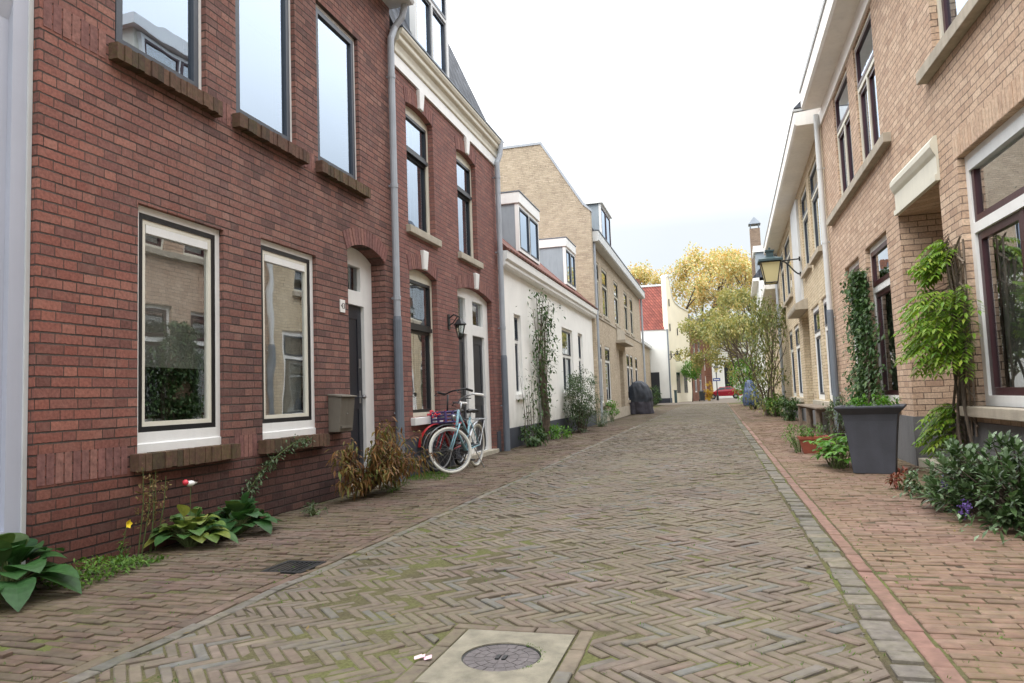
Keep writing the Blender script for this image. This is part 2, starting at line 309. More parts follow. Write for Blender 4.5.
class MB:
    def __init__(s): s.v = []; s.f = []
    def add(s, vs, fs):
        b = len(s.v); s.v += [tuple(p) for p in vs]; s.f += [tuple(i+b for i in f) for f in fs]; return s
    def box(s, x0, x1, y0, y1, z0, z1):
        return s.add([(x, y, z) for x in (x0, x1) for y in (y0, y1) for z in (z0, z1)],
                     [(0, 1, 3, 2), (4, 6, 7, 5), (0, 4, 5, 1), (2, 3, 7, 6), (0, 2, 6, 4), (1, 5, 7, 3)])
    def hexa(s, p): # 8 pts: bottom 4 ccw, top 4 ccw
        return s.add(p, [(3, 2, 1, 0), (4, 5, 6, 7), (0, 1, 5, 4), (1, 2, 6, 5), (2, 3, 7, 6), (3, 0, 4, 7)])
    def quad(s, a, b, c, d): return s.add([a, b, c, d], [(0, 1, 2, 3)])
    def tube(s, pts, r, n=8, cap=True):
        pts = [Vector(p) for p in pts]; m = len(pts)
        rs = r if isinstance(r, (list, tuple)) else [r]*m
        up = None; rings = []
        for i, p in enumerate(pts):
            t = (pts[min(i+1, m-1)]-pts[max(i-1, 0)])
            if t.length < 1e-9: t = Vector((0, 0, 1))
            t.normalize()
            if up is None:
                up = Vector((0, 0, 1)) if abs(t.z) < .9 else Vector((1, 0, 0))
            a = t.cross(up)
            if a.length < 1e-6: a = t.cross(Vector((0, 1, 0)))
            a.normalize(); b = a.cross(t).normalized(); up = b
            rings.append([p+(a*math.cos(2*PI*k/n)+b*math.sin(2*PI*k/n))*rs[i] for k in range(n)])
        fs = []
        for i in range(m-1):
            for k in range(n):
                fs.append((i*n+k, i*n+(k+1) % n, (i+1)*n+(k+1) % n, (i+1)*n+k))
        if cap: fs += [tuple(range(n))[::-1], tuple((m-1)*n+k for k in range(n))]
        return s.add([p for q in rings for p in q], fs)
    def ring(s, c, nrm, rad, r, n=28, k=6): # torus
        c = Vector(c); nrm = Vector(nrm).normalized(); a = nrm.orthogonal().normalized(); b = nrm.cross(a)
        vs = []; fs = []
        for i in range(n):
            d = a*math.cos(2*PI*i/n)+b*math.sin(2*PI*i/n)
            for j in range(k):
                vs.append(c+d*(rad+r*math.cos(2*PI*j/k))+nrm*r*math.sin(2*PI*j/k))
                fs.append((i*k+j, ((i+1) % n)*k+j, ((i+1) % n)*k+(j+1) % k, i*k+(j+1) % k))
        return s.add(vs, fs)
    def lathe(s, prof, c=(0, 0, 0), n=20, cap=True):
        vs = []; fs = []
        for r, z in prof:
            for k in range(n): vs.append((c[0]+r*math.cos(2*PI*k/n), c[1]+r*math.sin(2*PI*k/n), c[2]+z))
        m = len(prof)
        for i in range(m-1):
            for k in range(n): fs.append((i*n+k, i*n+(k+1) % n, (i+1)*n+(k+1) % n, (i+1)*n+k))
        if cap: fs += [tuple(range(n))[::-1], tuple((m-1)*n+k for k in range(n))]
        return s.add(vs, fs)
    def prism_y(s, poly, y0, y1): # poly of (x,z), extruded along y
        n = len(poly)
        vs = [(x, y0, z) for x, z in poly]+[(x, y1, z) for x, z in poly]
        return s.add(vs, [tuple(range(n)), tuple(range(n, 2*n))[::-1]]+[(i, (i+1) % n, n+(i+1) % n, n+i) for i in range(n)])
    def plate(s, outer, holes=(), x0=0., x1=None, hole_x=None, back=False, sides=True):
        """front sheet in the y,z plane at x0 with holes; rims run back to x1 (outer) and hole_x (holes)"""
        loops = [list(outer)]+[list(h) for h in holes]
        pts = []; edges = []; idx = []
        for lp in loops:
            b = len(pts); pts += [Vector((p[0], p[1])) for p in lp]; n = len(lp)
            edges += [(b+i, b+(i+1) % n) for i in range(n)]; idx.append((b, n))
        r = delaunay_2d_cdt(pts, edges, [], 0, 1e-6)
        vv, tris = r[0], r[2]
        def inside(p, lp):
            c = False; n = len(lp)
            for i in range(n):
                a, b = lp[i], lp[(i+1) % n]
                if (a[1] > p[1]) != (b[1] > p[1]) and p[0] < (b[0]-a[0])*(p[1]-a[1])/(b[1]-a[1])+a[0]: c = not c
            return c
        def sheet(x, flip):
            fs = []
            for t in tris:
                c = (sum(vv[i][0] for i in t)/len(t), sum(vv[i][1] for i in t)/len(t))
                if inside(c, loops[0]) and not any(inside(c, h) for h in loops[1:]):
                    area = sum(vv[t[i]][0]*vv[t[(i+1) % len(t)]][1]-vv[t[(i+1) % len(t)]][0]*vv[t[i]][1] for i in range(len(t)))
                    tt = t if (area > 0) != flip else t[::-1]
                    fs.append(tuple(tt))
            s.add([(x, q[0], q[1]) for q in vv], fs)
        sheet(x0, False)
        if back and x1 is not None: sheet(x1, True)
        for i, lp in enumerate(loops):
            xe = x1 if i == 0 else (hole_x if hole_x is not None else x1)
            if xe is None or (i == 0 and not sides): continue
            n = len(lp); ar = sum(lp[k][0]*lp[(k+1) % n][1]-lp[(k+1) % n][0]*lp[k][1] for k in range(n))
            ccw = (ar > 0) == (i == 0)
            vs = [(x0, p[0], p[1]) for p in lp]+[(xe, p[0], p[1]) for p in lp]
            s.add(vs, [((k+1) % n, k, n+k, n+(k+1) % n) if ccw else (k, (k+1) % n, n+(k+1) % n, n+k) for k in range(n)])
        return s
    def build(s, name, mat, parent=None, smooth=False, bevel=0., off=None, sub=0):
        me = bpy.data.meshes.new(name)
        vs = s.v if off is None else [(p[0]-off[0], p[1]-off[1], p[2]-off[2]) for p in s.v]
        me.from_pydata(vs, [], s.f); me.validate(); me.update()
        me.materials.append(mat)
        if smooth: me.polygons.foreach_set('use_smooth', [True]*len(me.polygons))
        o = bpy.data.objects.new(name, me)
        if off is not None and parent is None: o.location = off
        link(o, parent)
        if bevel:
            b = o.modifiers.new('bevel', 'BEVEL'); b.width = bevel; b.segments = 2; b.limit_method = 'ANGLE'; b.angle_limit = .7
        if sub:
            b = o.modifiers.new('subsurf', 'SUBSURF'); b.levels = sub; b.render_levels = sub
        return o

def rect(y0, y1, z0, z1): return [(y0, z0), (y1, z0), (y1, z1), (y0, z1)]
def archp(y0, y1, z0, zs, rise, n=12):
    if rise <= 0: return rect(y0, y1, z0, zs)
    w = (y1-y0)/2; c = (y0+y1)/2; rad = (w*w+rise*rise)/(2*rise); a = math.asin(min(1, w/rad))
    top = [(c+rad*math.sin(t), zs+rise-rad+rad*math.cos(t)) for t in [a-2*a*i/n for i in range(n+1)]]
    return [(y0, z0), (y1, z0)]+top

def bricks_row(mb, y0, y1, x0, x1, z0, z1, w=.062, gap=.010, jit=.004):
    """row of upright bricks (soldiers / sill bricks)"""
    n = max(1, round((y1-y0)/w)); w = (y1-y0)/n
    for i in range(n):
        d = R.gauss(0, jit)*.6
        mb.box(x0, x1+d, y0+i*w+gap/2, y0+(i+1)*w-gap/2, z0+R.gauss(0, jit)*.4, z1+R.gauss(0, jit)*.4)
def voussoirs(mb, y0, y1, zs, rise, h, x0, x1, w=.065, gap=.012):
    hw = (y1-y0)/2; c = (y0+y1)/2
    if rise <= 0: rise = .001
    rad = (hw*hw+rise*rise)/(2*rise); a = math.asin(min(1, hw/rad)); zc = zs+rise-rad
    n = max(3, round(2*a*rad/w)); g = gap/rad/2
    for i in range(n):
        t0 = -a+2*a*i/n+g; t1 = -a+2*a*(i+1)/n-g; d = R.gauss(0, .0015)
        P = []
        for x in (x0, x1+d):
            P.append([(x, c+q*math.sin(t), zc+q*math.cos(t)) for q, t in ((rad, t0), (rad, t1), (rad+h, t1), (rad+h, t0))])
        mb.hexa(P[0]+P[1])

def bars(mb, x0, x1, y0, y1, z0, z1, w):
    mb.plate(rect(y0, y1, z0, z1), [rect(y0+w, y1-w, z0+w, z1-w)], x1, x0, back=True)

def window(P, y0, y1, z0, z1, rev=.1, fw=.06, fb=None, frame=None, sash=None, sw=.045, inner=None, iw=.04, transom=None, tb=.06,
           mull=(), mw=.05, arch=0., glass=None, curtain=None, blind=None, top_sash=True, name='window', sill=None, mullz=None, sdx=.008, curtains_side=None):
    """a window unit in the facade frame; returns the frame object"""
    frame = frame or M['white']; glass = glass or M['glass']
    fb = fw if fb is None else fb
    xf = -rev
    zt = z1-fw
    # lights
    ys = [y0+fw]+[v for m in mull for v in (m-mw/2, m+mw/2)]+[y1-fw]
    lights = []
    if transom:
        lights.append((y0+fw, y1-fw, transom+tb/2, zt, 'top'))
        for i in range(0, len(ys), 2): lights.append((ys[i], ys[i+1], z0+fb, transom-tb/2, 'low'))
    else:
        for i in range(0, len(ys), 2): lights.append((ys[i], ys[i+1], z0+fb, zt, 'low'))
    mb = MB().plate(archp(y0, y1, z0, z1, arch), [rect(*l[:4]) for l in lights], xf, xf-.09, back=True)
    fo = mb.build(name, frame, P, bevel=.004)
    sm = MB(); im = MB(); gm = MB()
    for (a, b, c, d, k) in lights:
        x1 = xf+sdx if not (k == 'low' and transom) else xf-.022
        q = 0.
        if sash:
            bars(sm, x1-.05, x1, a, b, c, d, sw); q = sw
        if inner:
            bars(im, x1-.05, x1-.008, a+q, b-q, c+q, d-q, iw); q += iw
        gx = x1-.03
        gm.quad((gx, a+q-.004, c+q-.004), (gx, b-q+.004, c+q-.004), (gx, b-q+.004, d-q+.004), (gx, a+q-.004, d-q+.004))
    if sash: sm.build('sash', sash, fo)
    if inner: im.build('inner_sash', inner, fo)
    gm.build('pane', glass, fo)
    def drape(ya, yb, za, zb, x, amp, mat, nm):
        n = max(6, int((yb-ya)/.03)); vs = []; fs = []
        for i in range(n+1):
            y = ya+(yb-ya)*i/n
            xx = x+amp*math.sin(i*1.1+ya)+amp*.5*math.sin(i*2.3)
            vs += [(xx, y, za), (xx, y, zb)]
        for i in range(n): fs.append((2*i, 2*i+2, 2*i+3, 2*i+1))
        MB().add(vs, fs).build(nm, mat, fo, smooth=True)
    if curtain:
        for (ya, yb, za, zb) in curtain: drape(ya, yb, za, zb, xf-.16, .018, M['curtain'], 'curtain')
    if blind: drape(y0+.05, y1-.05, blind, z1-.05, xf-.13, .0, M['blind'], 'blind')
    return fo

def room(P, y0, y1, z0, z1, depth=1.6, x=-.26):
    m = MB()
    m.quad((x-depth, y0, z0), (x-depth, y1, z0), (x-depth, y1, z1), (x-depth, y0, z1))
    m.quad((x, y0, z0), (x-depth, y0, z0), (x-depth, y0, z1), (x, y0, z1)); m.quad((x, y1, z0), (x, y1, z1), (x-depth, y1, z1), (x-depth, y1, z0))
    m.quad((x, y0, z0), (x, y1, z0), (x-depth, y1, z0), (x-depth, y0, z0)); m.quad((x, y0, z1), (x-depth, y0, z1), (x-depth, y1, z1), (x, y1, z1))
    m.build('room', M['room'], P)

def drainpipe(P, x, y, z0, z1, r=.045, zsplit=None, mat=None, swan=None, lower=None):
    mat = mat or M['zinc']
    m = MB()
    pts = [(x, y, z0), (x, y, z1)]
    if swan: pts += swan
    m.tube(pts, r, 12)
    z = z0+.9
    while z < z1:
        m.lathe([(r+.004, -.03), (r+.007, -.028), (r+.007, .028), (r+.004, .03)], (x, y, z), 12); m.box(-.02, x, y-.012, y+.012, z-.012, z+.012); z += 1.55
    o = m.build('drainpipe', mat, P, smooth=False)
    if lower:
        MB().lathe([(r+.012, 0), (r+.012, lower-.05), (r+.004, lower)], (x, y, z0), 12).build('lower_pipe', M['zincdark'], o)
    return o

def text_mesh(name, body, size, mat, parent, loc, rot, ext=.001):
    cu = bpy.data.curves.new(name, 'FONT'); cu.body = body; cu.size = size; cu.align_x = 'CENTER'; cu.align_y = 'CENTER'; cu.extrude = ext
    to = bpy.data.objects.new(name+'_tmp', cu); COL.objects.link(to)
    bpy.context.view_layer.update()
    me = bpy.data.meshes.new_from_object(to.evaluated_get(bpy.context.evaluated_depsgraph_get()))
    bpy.data.objects.remove(to); me.materials.clear(); me.materials.append(mat)
    o = bpy.data.objects.new(name, me); link(o, parent); o.location = loc; o.rotation_euler = rot
    return o

# ---------------------------------------------------------------- foliage helpers
def rv(): 
    while 1:
        v = Vector((U(-1, 1), U(-1, 1), U(-1, 1)))
        if .01 < v.length < 1: return v.normalized()
def leaf(mb, p, d, L, W, droop=.3, fold=.25, n=2, up=None, tip=.15):
    """a folded, drooping leaf: n segments along d"""
    d = Vector(d).normalized(); up = Vector(up) if up is not None else Vector((0, 0, 1))
    s = d.cross(up)
    if s.length < 1e-3: s = d.orthogonal()
    s.normalize(); nn = s.cross(d).normalized()
    p = Vector(p); vs = []; fs = []
    for i in range(n+1):
        t = i/n
        w = W*.5*(math.sin(PI*min(1, t*.92+.05))**.8) if 0 < i < n else W*.5*(.12 if i == 0 else .03)
        c = p+d*(L*t)-Vector((0, 0, 1))*(droop*L*t*t)
        vs += [c-s*w+nn*w*fold, c, c+s*w+nn*w*fold]
    for i in range(n):
        a = 3*i
        fs += [(a, a+1, a+4, a+3), (a+1, a+2, a+5, a+4)]
    mb.add(vs, fs)
def tleaf(mb, p, L, W, d=None, up=None): # cheap 4-vert leaf
    d = d or rv(); s = d.cross(up or rv())
    if s.length < 1e-3: s = d.orthogonal()
    s.normalize(); s *= W*.5; p = Vector(p); m = p+d*L*.45
    mb.add([p, m+s, p+d*L, m-s], [(0, 1, 2, 3)])
def blobs(n, box):
    return [(Vector((U(*box[0]), U(*box[1]), U(*box[2]))), U(.6, 1.)) for _ in range(n)]

def bush(mb, st, c, rad, n, L, W, stems=8, droop=.25, clump=14, out=.7, nseg=2):
    """leafy clumps on branching stems inside an ellipsoid rad around c (base at z=0)"""
    c = Vector(c); base = Vector((c.x, c.y, 0))
    tips = []
    for i in range(clump):
        v = rv(); v = Vector((v.x*rad[0], v.y*rad[1], v.z*rad[2]))*U(.45, 1.)
        t = c+v; t.z = max(.04, t.z); tips.append(t)
        if i < stems*2:
            b = base+Vector((U(-.25, .25)*rad[0], U(-.25, .25)*rad[1], 0))
            st.tube([b, b.lerp(t, .5)+Vector((0, 0, .08*rad[2])), t], [.009, .006, .003], 5)
    for i in range(n):
        t = R.choice(tips); o = rv()*R.random()**.5*min(rad)*.42
        p = t+o; p.z = max(.015, p.z)
        d = (p-c).normalized()*out+rv()*.8; d.z += .15
        leaf(mb, p, d, L*U(.6, 1.15), W*U(.7, 1.1), droop*U(0, 1.6), .25, nseg)

def branch(mb, tips, p, d, L, r, depth, spread=.6, upb=.15, n=4):
    pts = [Vector(p)]; dd = Vector(d).normalized(); rr = [r]
    for i in range(n):
        dd = (dd+rv()*.16+Vector((0, 0, upb*.12))).normalized()
        pts.append(pts[-1]+dd*(L/n)); rr.append(r*(1-.42*(i+1)/n))
    mb.tube(pts, rr, 6 if depth > 1 else 4)
    if depth <= 0: tips.append((pts[-1], dd)); tips.append((pts[-2], dd)); return
    k = R.choice((2, 3, 3))
    for i in range(k):
        nd = (dd+rv()*spread).normalized(); nd.z += upb; 
        branch(mb, tips, pts[-1], nd, L*U(.66, .84), rr[-1]*.8, depth-1, spread, upb, n)
    if depth >= 2:
        q = pts[n//2]; branch(mb, tips, q, (dd+rv()*.9).normalized(), L*.6, r*.45, depth-2, spread, upb, n)
# ---------------------------------------------------------------- houses
OFF = {}
_build = MB.build
def build2(s, name, mat, parent=None, smooth=False, bevel=0., off=None, sub=0):
    if parent is not None and off is None:
        r = parent
        while r.parent: r = r.parent
        off = OFF.get(r.name)
    return _build(s, name, mat, parent, smooth, bevel, off, sub)
MB.build = build2
def house(name, label, X, Y, rot=0., off=None, cat='house', group=None):
    t = thing(name, label, cat, (X, Y, 0), rot, group)
    if off is not None: OFF[t.name] = off
    return t
XL = -4.17
def left(name, label, y0, **k): return house(name, label, XL, y0, 0., (0, y0, 0), **k)

# --- painted grey front at the left edge
g = house('grey_timber_house', 'lavender grey painted timber front at the left edge, against the dark red brick house', -4.225, 3.0, 0, (0, 3.0, 0))
MB().plate(rect(-2.5, 3.575, -.1, 7.), [rect(1.0, 3.44, .35, 3.72)], 0, -5., hole_x=-.035).build('wall', M['panelgrey'], g)
MB().box(-.06, -.035, 1.0, 3.44, .35, 3.72).build('panel', M['panelgrey'], g)
m = MB()
m.add([(-.034, 1.0, 3.6), (-.034, 3.44, 3.6), (-.002, 3.44, 3.72), (-.002, 1.0, 3.72)], [(0, 1, 2, 3)])
m.build('moulding', M['panelgrey'], g)
MB().box(-.01, .012, 3.545, 3.575, 0, 6.9).build('corner_trim', M['greywhite'], g)

# --- 1: dark red brick house
h1 = left('red_brick_house', 'dark red brick house with big plain windows, a black door and rough brick sills', 3.58)
W = [(4.43, 5.42, .73, 2.64, 0), (5.97, 6.97, .73, 2.69, 0)]
UW = [(4.20, 5.20, 3.77, 5.68), (5.61, 6.61, 3.77, 5.68), (7.05, 8.05, 3.77, 5.69)]
D = (7.68, 8.69, -.05, 2.90, .13)
holes = [rect(*w[:4]) for w in W]+[rect(*w) for w in UW]+[archp(*D)]
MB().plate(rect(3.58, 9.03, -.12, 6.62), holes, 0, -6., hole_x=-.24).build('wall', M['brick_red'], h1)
for a, b in ((3.6, 8.99),):
    room(h1, a, b, .1, 2.9); room(h1, a, b, 3.1, 6.4)
for k, w in enumerate(W):
    f = window(h1, *w[:4], rev=.045, fw=.055, fb=.16, frame=M['white'], sash=M['black'], sw=.042, inner=M['sash_cream'], iw=.036,
               blind=1.40 if k == 0 else .9, sdx=-.004)
    MB().box(-.11, -.055, w[0]+.14, w[1]-.14, w[3]-.20, w[3]-.135).build('vent_strip', M['white'], f)
    MB().box(-.06, -.03, w[0]+.002, w[1]-.002, w[2]+.001, w[2]+.075).build('sill_board', M['white'], f, bevel=.006)
for k, w in enumerate(UW):
    f = window(h1, *w, rev=.05, fw=.05, frame=M['white'], sash=M['slateblue'], sw=.06, glass=M['glass_sky'], sdx=.012)
for y0, y1, z in [(4.36, 5.53, .735), (5.9, 7.05, .735)]+[(w[0]-.06, w[1]+.12, 3.765) for w in UW]:
    m = MB(); bricks_row(m, y0, y1, -.05, .085, z-.125, z, .066, .005, .006)
    m.box(-.05, .07, y0+.005, y1-.005, z-.118, z-.012)
    m.build('brick_sill', M['sill_brick'], h1)
for y0, y1, z in [(3.60, 4.34, .60), (5.55, 5.88, .60), (3.6, 4.12, 3.63), (5.34, 5.53, 3.63), (6.75, 6.97, 3.63)]:
    m = MB(); bricks_row(m, y0, y1, -.02, .004, z, z+.2, .07, .012, .001); m.build('soldier_course', M['soldier'], h1)
m = MB(); voussoirs(m, 7.66, 8.71, 2.90, .13, .21, -.05, .006, .068); m.build('brick_arch', M['soldier'], h1)
# door
fr = MB().plate(archp(7.68, 8.69, .02, 2.90, .13), [rect(7.76, 8.46, .1, 2.30), rect(7.80, 8.38, 2.48, 2.80)], -.20, -.30, back=True).build('door_frame', M['white'], h1, bevel=.004)
MB().quad((-.25, 7.78, 2.46), (-.25, 8.4, 2.46), (-.25, 8.4, 2.82), (-.25, 7.78, 2.82)).build('pane', M['glass_dim'], fr)
dr = MB().plate(rect(7.76, 8.46, .1, 2.30), [], -.245, -.28).build('door', M['doordark'], h1)
m = MB()
for z0, z1 in ((.3, 1.0), (1.15, 2.15)): bars(m, -.246, -.236, 7.86, 8.36, z0, z1, .025)
m.build('door_panel', M['doordark'], dr)
m = MB(); m.tube([(-.245, 8.39, 1.13), (-.19, 8.39, 1.13)], .012); m.lathe([(.001, -.03), (.024, -.022), (.03, 0), (.024, .022), (.001, .03)], (-.185, 8.39, 1.13), 14); m.box(-.245, -.238, 8.37, 8.41, 1.05, 1.21)
m.build('handle', M['chrome'], dr, smooth=False)
MB().box(-.245, -.236, 8.37, 8.41, 1.5, 1.62).build('lock', M['chrome'], dr)
MB().box(-.3, .03, 7.64, 8.73, -.05, .09).build('door_step', M['stone'], h1, bevel=.008)
# gutter, roof
m = MB(); m.prism_y([(-.05, 6.62), (.36, 6.62), (.38, 6.66), (.38, 6.86), (-.05, 6.86)], 3.4, 9.06); m.build('gutter', M['greywhite'], h1)
m = MB(); m.prism_y([(.2, 6.86), (-4.2, 11.2), (-6, 11.2), (-6, 6.87)], 3.45, 9.02); m.build('roof', M['slate'], h1)
drainpipe(h1, .075, 8.89, 0., 5.95, .047, swan=[(.075, 8.90, 6.1), (.1, 8.99, 6.3), (.2, 9.02, 6.45), (.25, 9.02, 6.64)], lower=2.2)

# --- 2: plum brick house with cornice
h2 = left('plum_brick_house', 'plum red brick house with a white cornice, keystones and a dark painted plinth', 9.03)
GW = (9.5, 10.55, .82, 2.93, .09); UU = [(9.51, 10.56, 3.6, 5.44, .07), (11.66, 12.70, 3.6, 5.44, .07)]; DD = (11.5, 13.45, -.05, 2.93, .13)
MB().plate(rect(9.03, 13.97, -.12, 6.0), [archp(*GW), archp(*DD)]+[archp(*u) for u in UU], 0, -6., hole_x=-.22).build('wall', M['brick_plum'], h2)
room(h2, 9.06, 11.2, .1, 3.2); room(h2, 9.06, 13.9, 3.4, 5.9)
MB().box(-.02, .022, 9.06, 11.44, -.1, .53).build('plinth', M['plinth'], h2)
MB().box(-.02, .022, 13.5, 13.7, -.1, .4).build('plinth', M['plinth'], h2)
for w, tz, cu in [(GW, 2.13, True)]+[(u, 4.80, False) for u in UU]:
    f = window(h2, *w[:4], rev=.09, fw=.085, fb=.06, arch=w[4], frame=M['cream'], sash=M['black'], sw=.045, transom=tz, tb=.05,
               curtain=[(w[0]+.1, w[0]+.62, w[2]+.05, w[3]-.1), (w[0]+.70, w[1]-.1, w[2]+.05, w[3]-.1)] if cu else [(w[0]+.1, w[0]+.4, w[2]+.05, w[3]-.1), (w[1]-.4, w[1]-.1, w[2]+.05, w[3]-.1)], glass=M['glass'] if cu else M['glass_sky'])
    MB().box(-.09, .07, w[0]-.08, w[1]+.1, w[2]-.115, w[2]-.005).build('sill', M['white'] if cu else M['stone'], f, bevel=.008)
    MB().box(-.11, -.06, w[0]+.085, w[1]-.085, tz-.03, tz+.03).build('meeting_rail', M['black'], f)
for w in [GW]+UU+[DD]:
    m = MB(); voussoirs(m, w[0]-.02, w[1]+.02, w[3], w[4], .22, -.04, .006, .066, .010); m.build('brick_arch', M['soldier'], h2)
for w in [GW]+UU+[DD]:
    c = (w[0]+w[1])/2; z = w[3]+w[4]+.02
    MB().hexa([(-.02, c-.07, z-.02), (.045, c-.07, z-.02), (.045, c+.07, z-.02), (-.02, c+.07, z-.02), (-.02, c-.10, z+.27), (.06, c-.10, z+.27), (.06, c+.10, z+.27), (-.02, c+.10, z+.27)]).build('keystone', M['white'], h2, bevel=.012)
# double door
L1, L2 = (11.62, 12.2), (12.52, 13.2)
fr = MB().plate(archp(11.5, 13.45, .02, 2.93, .13), [rect(a, b, .08, 2.22) for a, b in (L1, L2)]+[rect(a+.03, b-.03, 2.42, 2.86) for a, b in (L1, L2)], -.10, -.2, back=True).build('door_frame', M['white'], h2, bevel=.004)
m = MB()
for a, b in (L1, L2): m.quad((-.15, a, 2.4), (-.15, b, 2.4), (-.15, b, 2.9), (-.15, a, 2.9))
m.build('pane', M['glass_dim'], fr)
for a, b in (L1, L2):
    d = MB().box(-.19, -.15, a, b, .08, 2.22).build('door', M['doordark'], h2)
    m = MB(); bars(m, -.15, -.14, a+.1, b-.1, .3, .95, .03); bars(m, -.15, -.14, a+.1, b-.1, 1.1, 2.1, .03); m.build('door_panel', M['doordark'], d)
    m = MB(); m.tube([(-.15, b-.07, 1.08), (-.1, b-.07, 1.08), (-.1, b-.19, 1.08)], .011); m.build('handle', M['chrome'], d)
MB().box(-.22, .04, 11.46, 13.5, -.05, .075).build('door_step', M['stone'], h2, bevel=.008)
# cornice
m = MB(); m.box(-.02, .035, 9.05, 14.0, 5.82, 6.0)
m.build('frieze', M['white'], h2)
m = MB(); m.prism_y([(-.1, 6.0), (.045, 6.0), (.06, 6.015), (.065, 6.07), (.085, 6.13), (.125, 6.16), (.135, 6.18), (.135, 6.23), (.165, 6.25), (.185, 6.29), (.19, 6.32), (-.1, 6.33)], 9.05, 14.06)
m.build('cornice', M['cream'], h2)
MB().prism_y([(-.1, 6.332), (.20, 6.332), (.20, 6.36), (-.1, 6.38)], 9.05, 14.07).build('gutter_edge', M['zincdark'], h2)
m = MB(); m.prism_y([(.06, 6.36), (-.88, 8.55), (-6, 8.75), (-6, 6.36)], 9.1, 13.97); m.build('roof', M['slate'], h2)
m = MB()
for i in range(26):
    t = i/25; m.hexa([(-.94*t-.06, 13.88, 6.36+2.19*t), (-.94*t+.055, 13.88, 6.36+2.19*t), (-.94*t+.055, 14.0, 6.36+2.19*t), (-.94*t-.06, 14.0, 6.36+2.19*t), (-.94*t-.10, 13.88, 6.46+2.19*t), (-.94*t+.01, 13.88, 6.46+2.19*t), (-.94*t+.01, 14.0, 6.46+2.19*t), (-.94*t-.10, 14.0, 6.46+2.19*t)])
m.build('roof_edge_tiles', M['slate'], h2)
dm = MB().box(-1.5, -.17, 10.17, 11.63, 6.36, 8.35).build('dormer', M['zincdark'], h2)
window(h2, 10.15, 11.65, 6.45, 8.4, rev=.08, fw=.10, frame=M['greywhite'], sash=M['slateblue'], sw=.045, mull=(10.9,), mw=.06, transom=7.72, tb=.06, name='dormer_window', glass=M['glass_sky'])
MB().box(-1.6, .15, 10.05, 11.75, 8.4, 8.62).build('dormer_roof', M['white'], h2)
drainpipe(h2, .10, 13.83, 0., 5.7, .055, swan=[(.10, 13.83, 5.85), (.15, 13.9, 6.05), (.17, 13.93, 6.33)], lower=1.9)

# --- 3: low white rendered house
h3 = left('white_rendered_house', 'low white rendered house with two grey dormers on a brown tiled roof', 13.97)
ww = [(15.05, 15.62, 1.12, 2.88), (20.1, 21.7, 1.15, 3.02), (22.6, 23.4, 1.0, 3.04)]
MB().plate(rect(13.97, 25.5, -.12, 4.05), [rect(*w) for w in ww], 0, -6., hole_x=-.2).build('wall', M['render_white'], h3)
room(h3, 14.1, 25.4, .2, 3.8, 1.2)
MB().box(-.02, .02, 14.1, 25.45, -.1, .42).build('plinth', M['plinth'], h3)
f = window(h3, *ww[0], rev=.07, fw=.06, frame=M['white'], sash=M['slateblue'], sw=.04, transom=2.28, tb=.07)
MB().box(-.07, .06, 14.98, 15.7, 1.0, 1.115).build('sill', M['white'], f, bevel=.006)
f = window(h3, *ww[1], rev=.07, fw=.07, frame=M['white'], sash=M['slateblue'], sw=.035, transom=2.2, tb=.07, mull=(20.9,), curtain=[(20.2, 21.6, 1.2, 2.2)])
MB().box(-.07, .06, 20.0, 21.8, 1.03, 1.145).build('sill', M['white'], f, bevel=.006)
f = window(h3, *ww[2], rev=.07, fw=.07, frame=M['white'], sash=M['slateblue'], sw=.035, transom=2.2, tb=.07)
MB().prism_y([(-.05, 3.76), (.12, 3.76), (.15, 3.80), (.15, 3.86), (.20, 3.90), (.21, 4.06), (-.05, 4.07)], 14.0, 25.5).build('eaves_board', M['white'], h3)
MB().prism_y([(.0, 4.072), (.23, 4.072), (.24, 4.11), (.0, 4.13)], 14.0, 25.5).build('gutter_edge', M['browntile'], h3)
MB().prism_y([(.21, 4.12), (-3.2, 7.4), (-6, 5.0), (-6, 4.12)], 14.0, 25.5).build('roof', M['browntile'], h3)
for (a, b, zt) in ((16.35, 18.35, 5.68), (21.95, 23.5, 5.72)):
    d = MB().box(-2.2, -.24, a, b, 4.5, zt).build('dormer', M['lead'], h3)
    window(h3, a-.01, b+.01, 4.52, zt, rev=.15, fw=.08, frame=M['white'], sash=M['slateblue'], sw=.04, mull=((a*.5+b*.5),), mw=.08, name='dormer_window', glass=M['glass_sky'])
    MB().box(-2.4, -.11, a-.04, b+.04, zt+.002, zt+.27).build('dormer_roof', M['white'], h3, bevel=.01)
    MB().box(-2.42, -.095, a-.05, b+.05, zt+.272, zt+.30).build('roof_edge', M['zincdark'], h3)

# --- 4: tan brick house with tall gable
h4 = left('tan_brick_house', 'tall tan brick house with a stepped bare gable wall, dormer and canopy over its door', 25.5)
up = [(26.35, 27.65), (28.4, 29.9), (31.9, 33.3), (35.5, 36.9), (38.0, 39.3)]
gr = [(26.35, 27.6, .72, 2.95), (28.3, 29.7, .72, 2.95), (35.4, 36.6, .72, 3.0), (36.9, 38.1, .72, 3.0), (39.2, 40.4, .72, 3.0)]
dr4 = (32.6, 34.0, -.05, 3.02)
MB().plate(rect(25.5, 43.2, -.12, 6.75), [rect(a, b, 4.15, 6.12) for a, b in up]+[rect(*q) for q in gr]+[rect(*dr4)], 0, -7., hole_x=-.35).build('wall', M['brick_tan'], h4)
room(h4, 25.9, 32.4, .1, 3.6, 1.4, -.36); room(h4, 25.9, 43, 4.0, 6.6, 1.4, -.36); room(h4, 34.2, 43, .1, 3.6, 1.4, -.36)
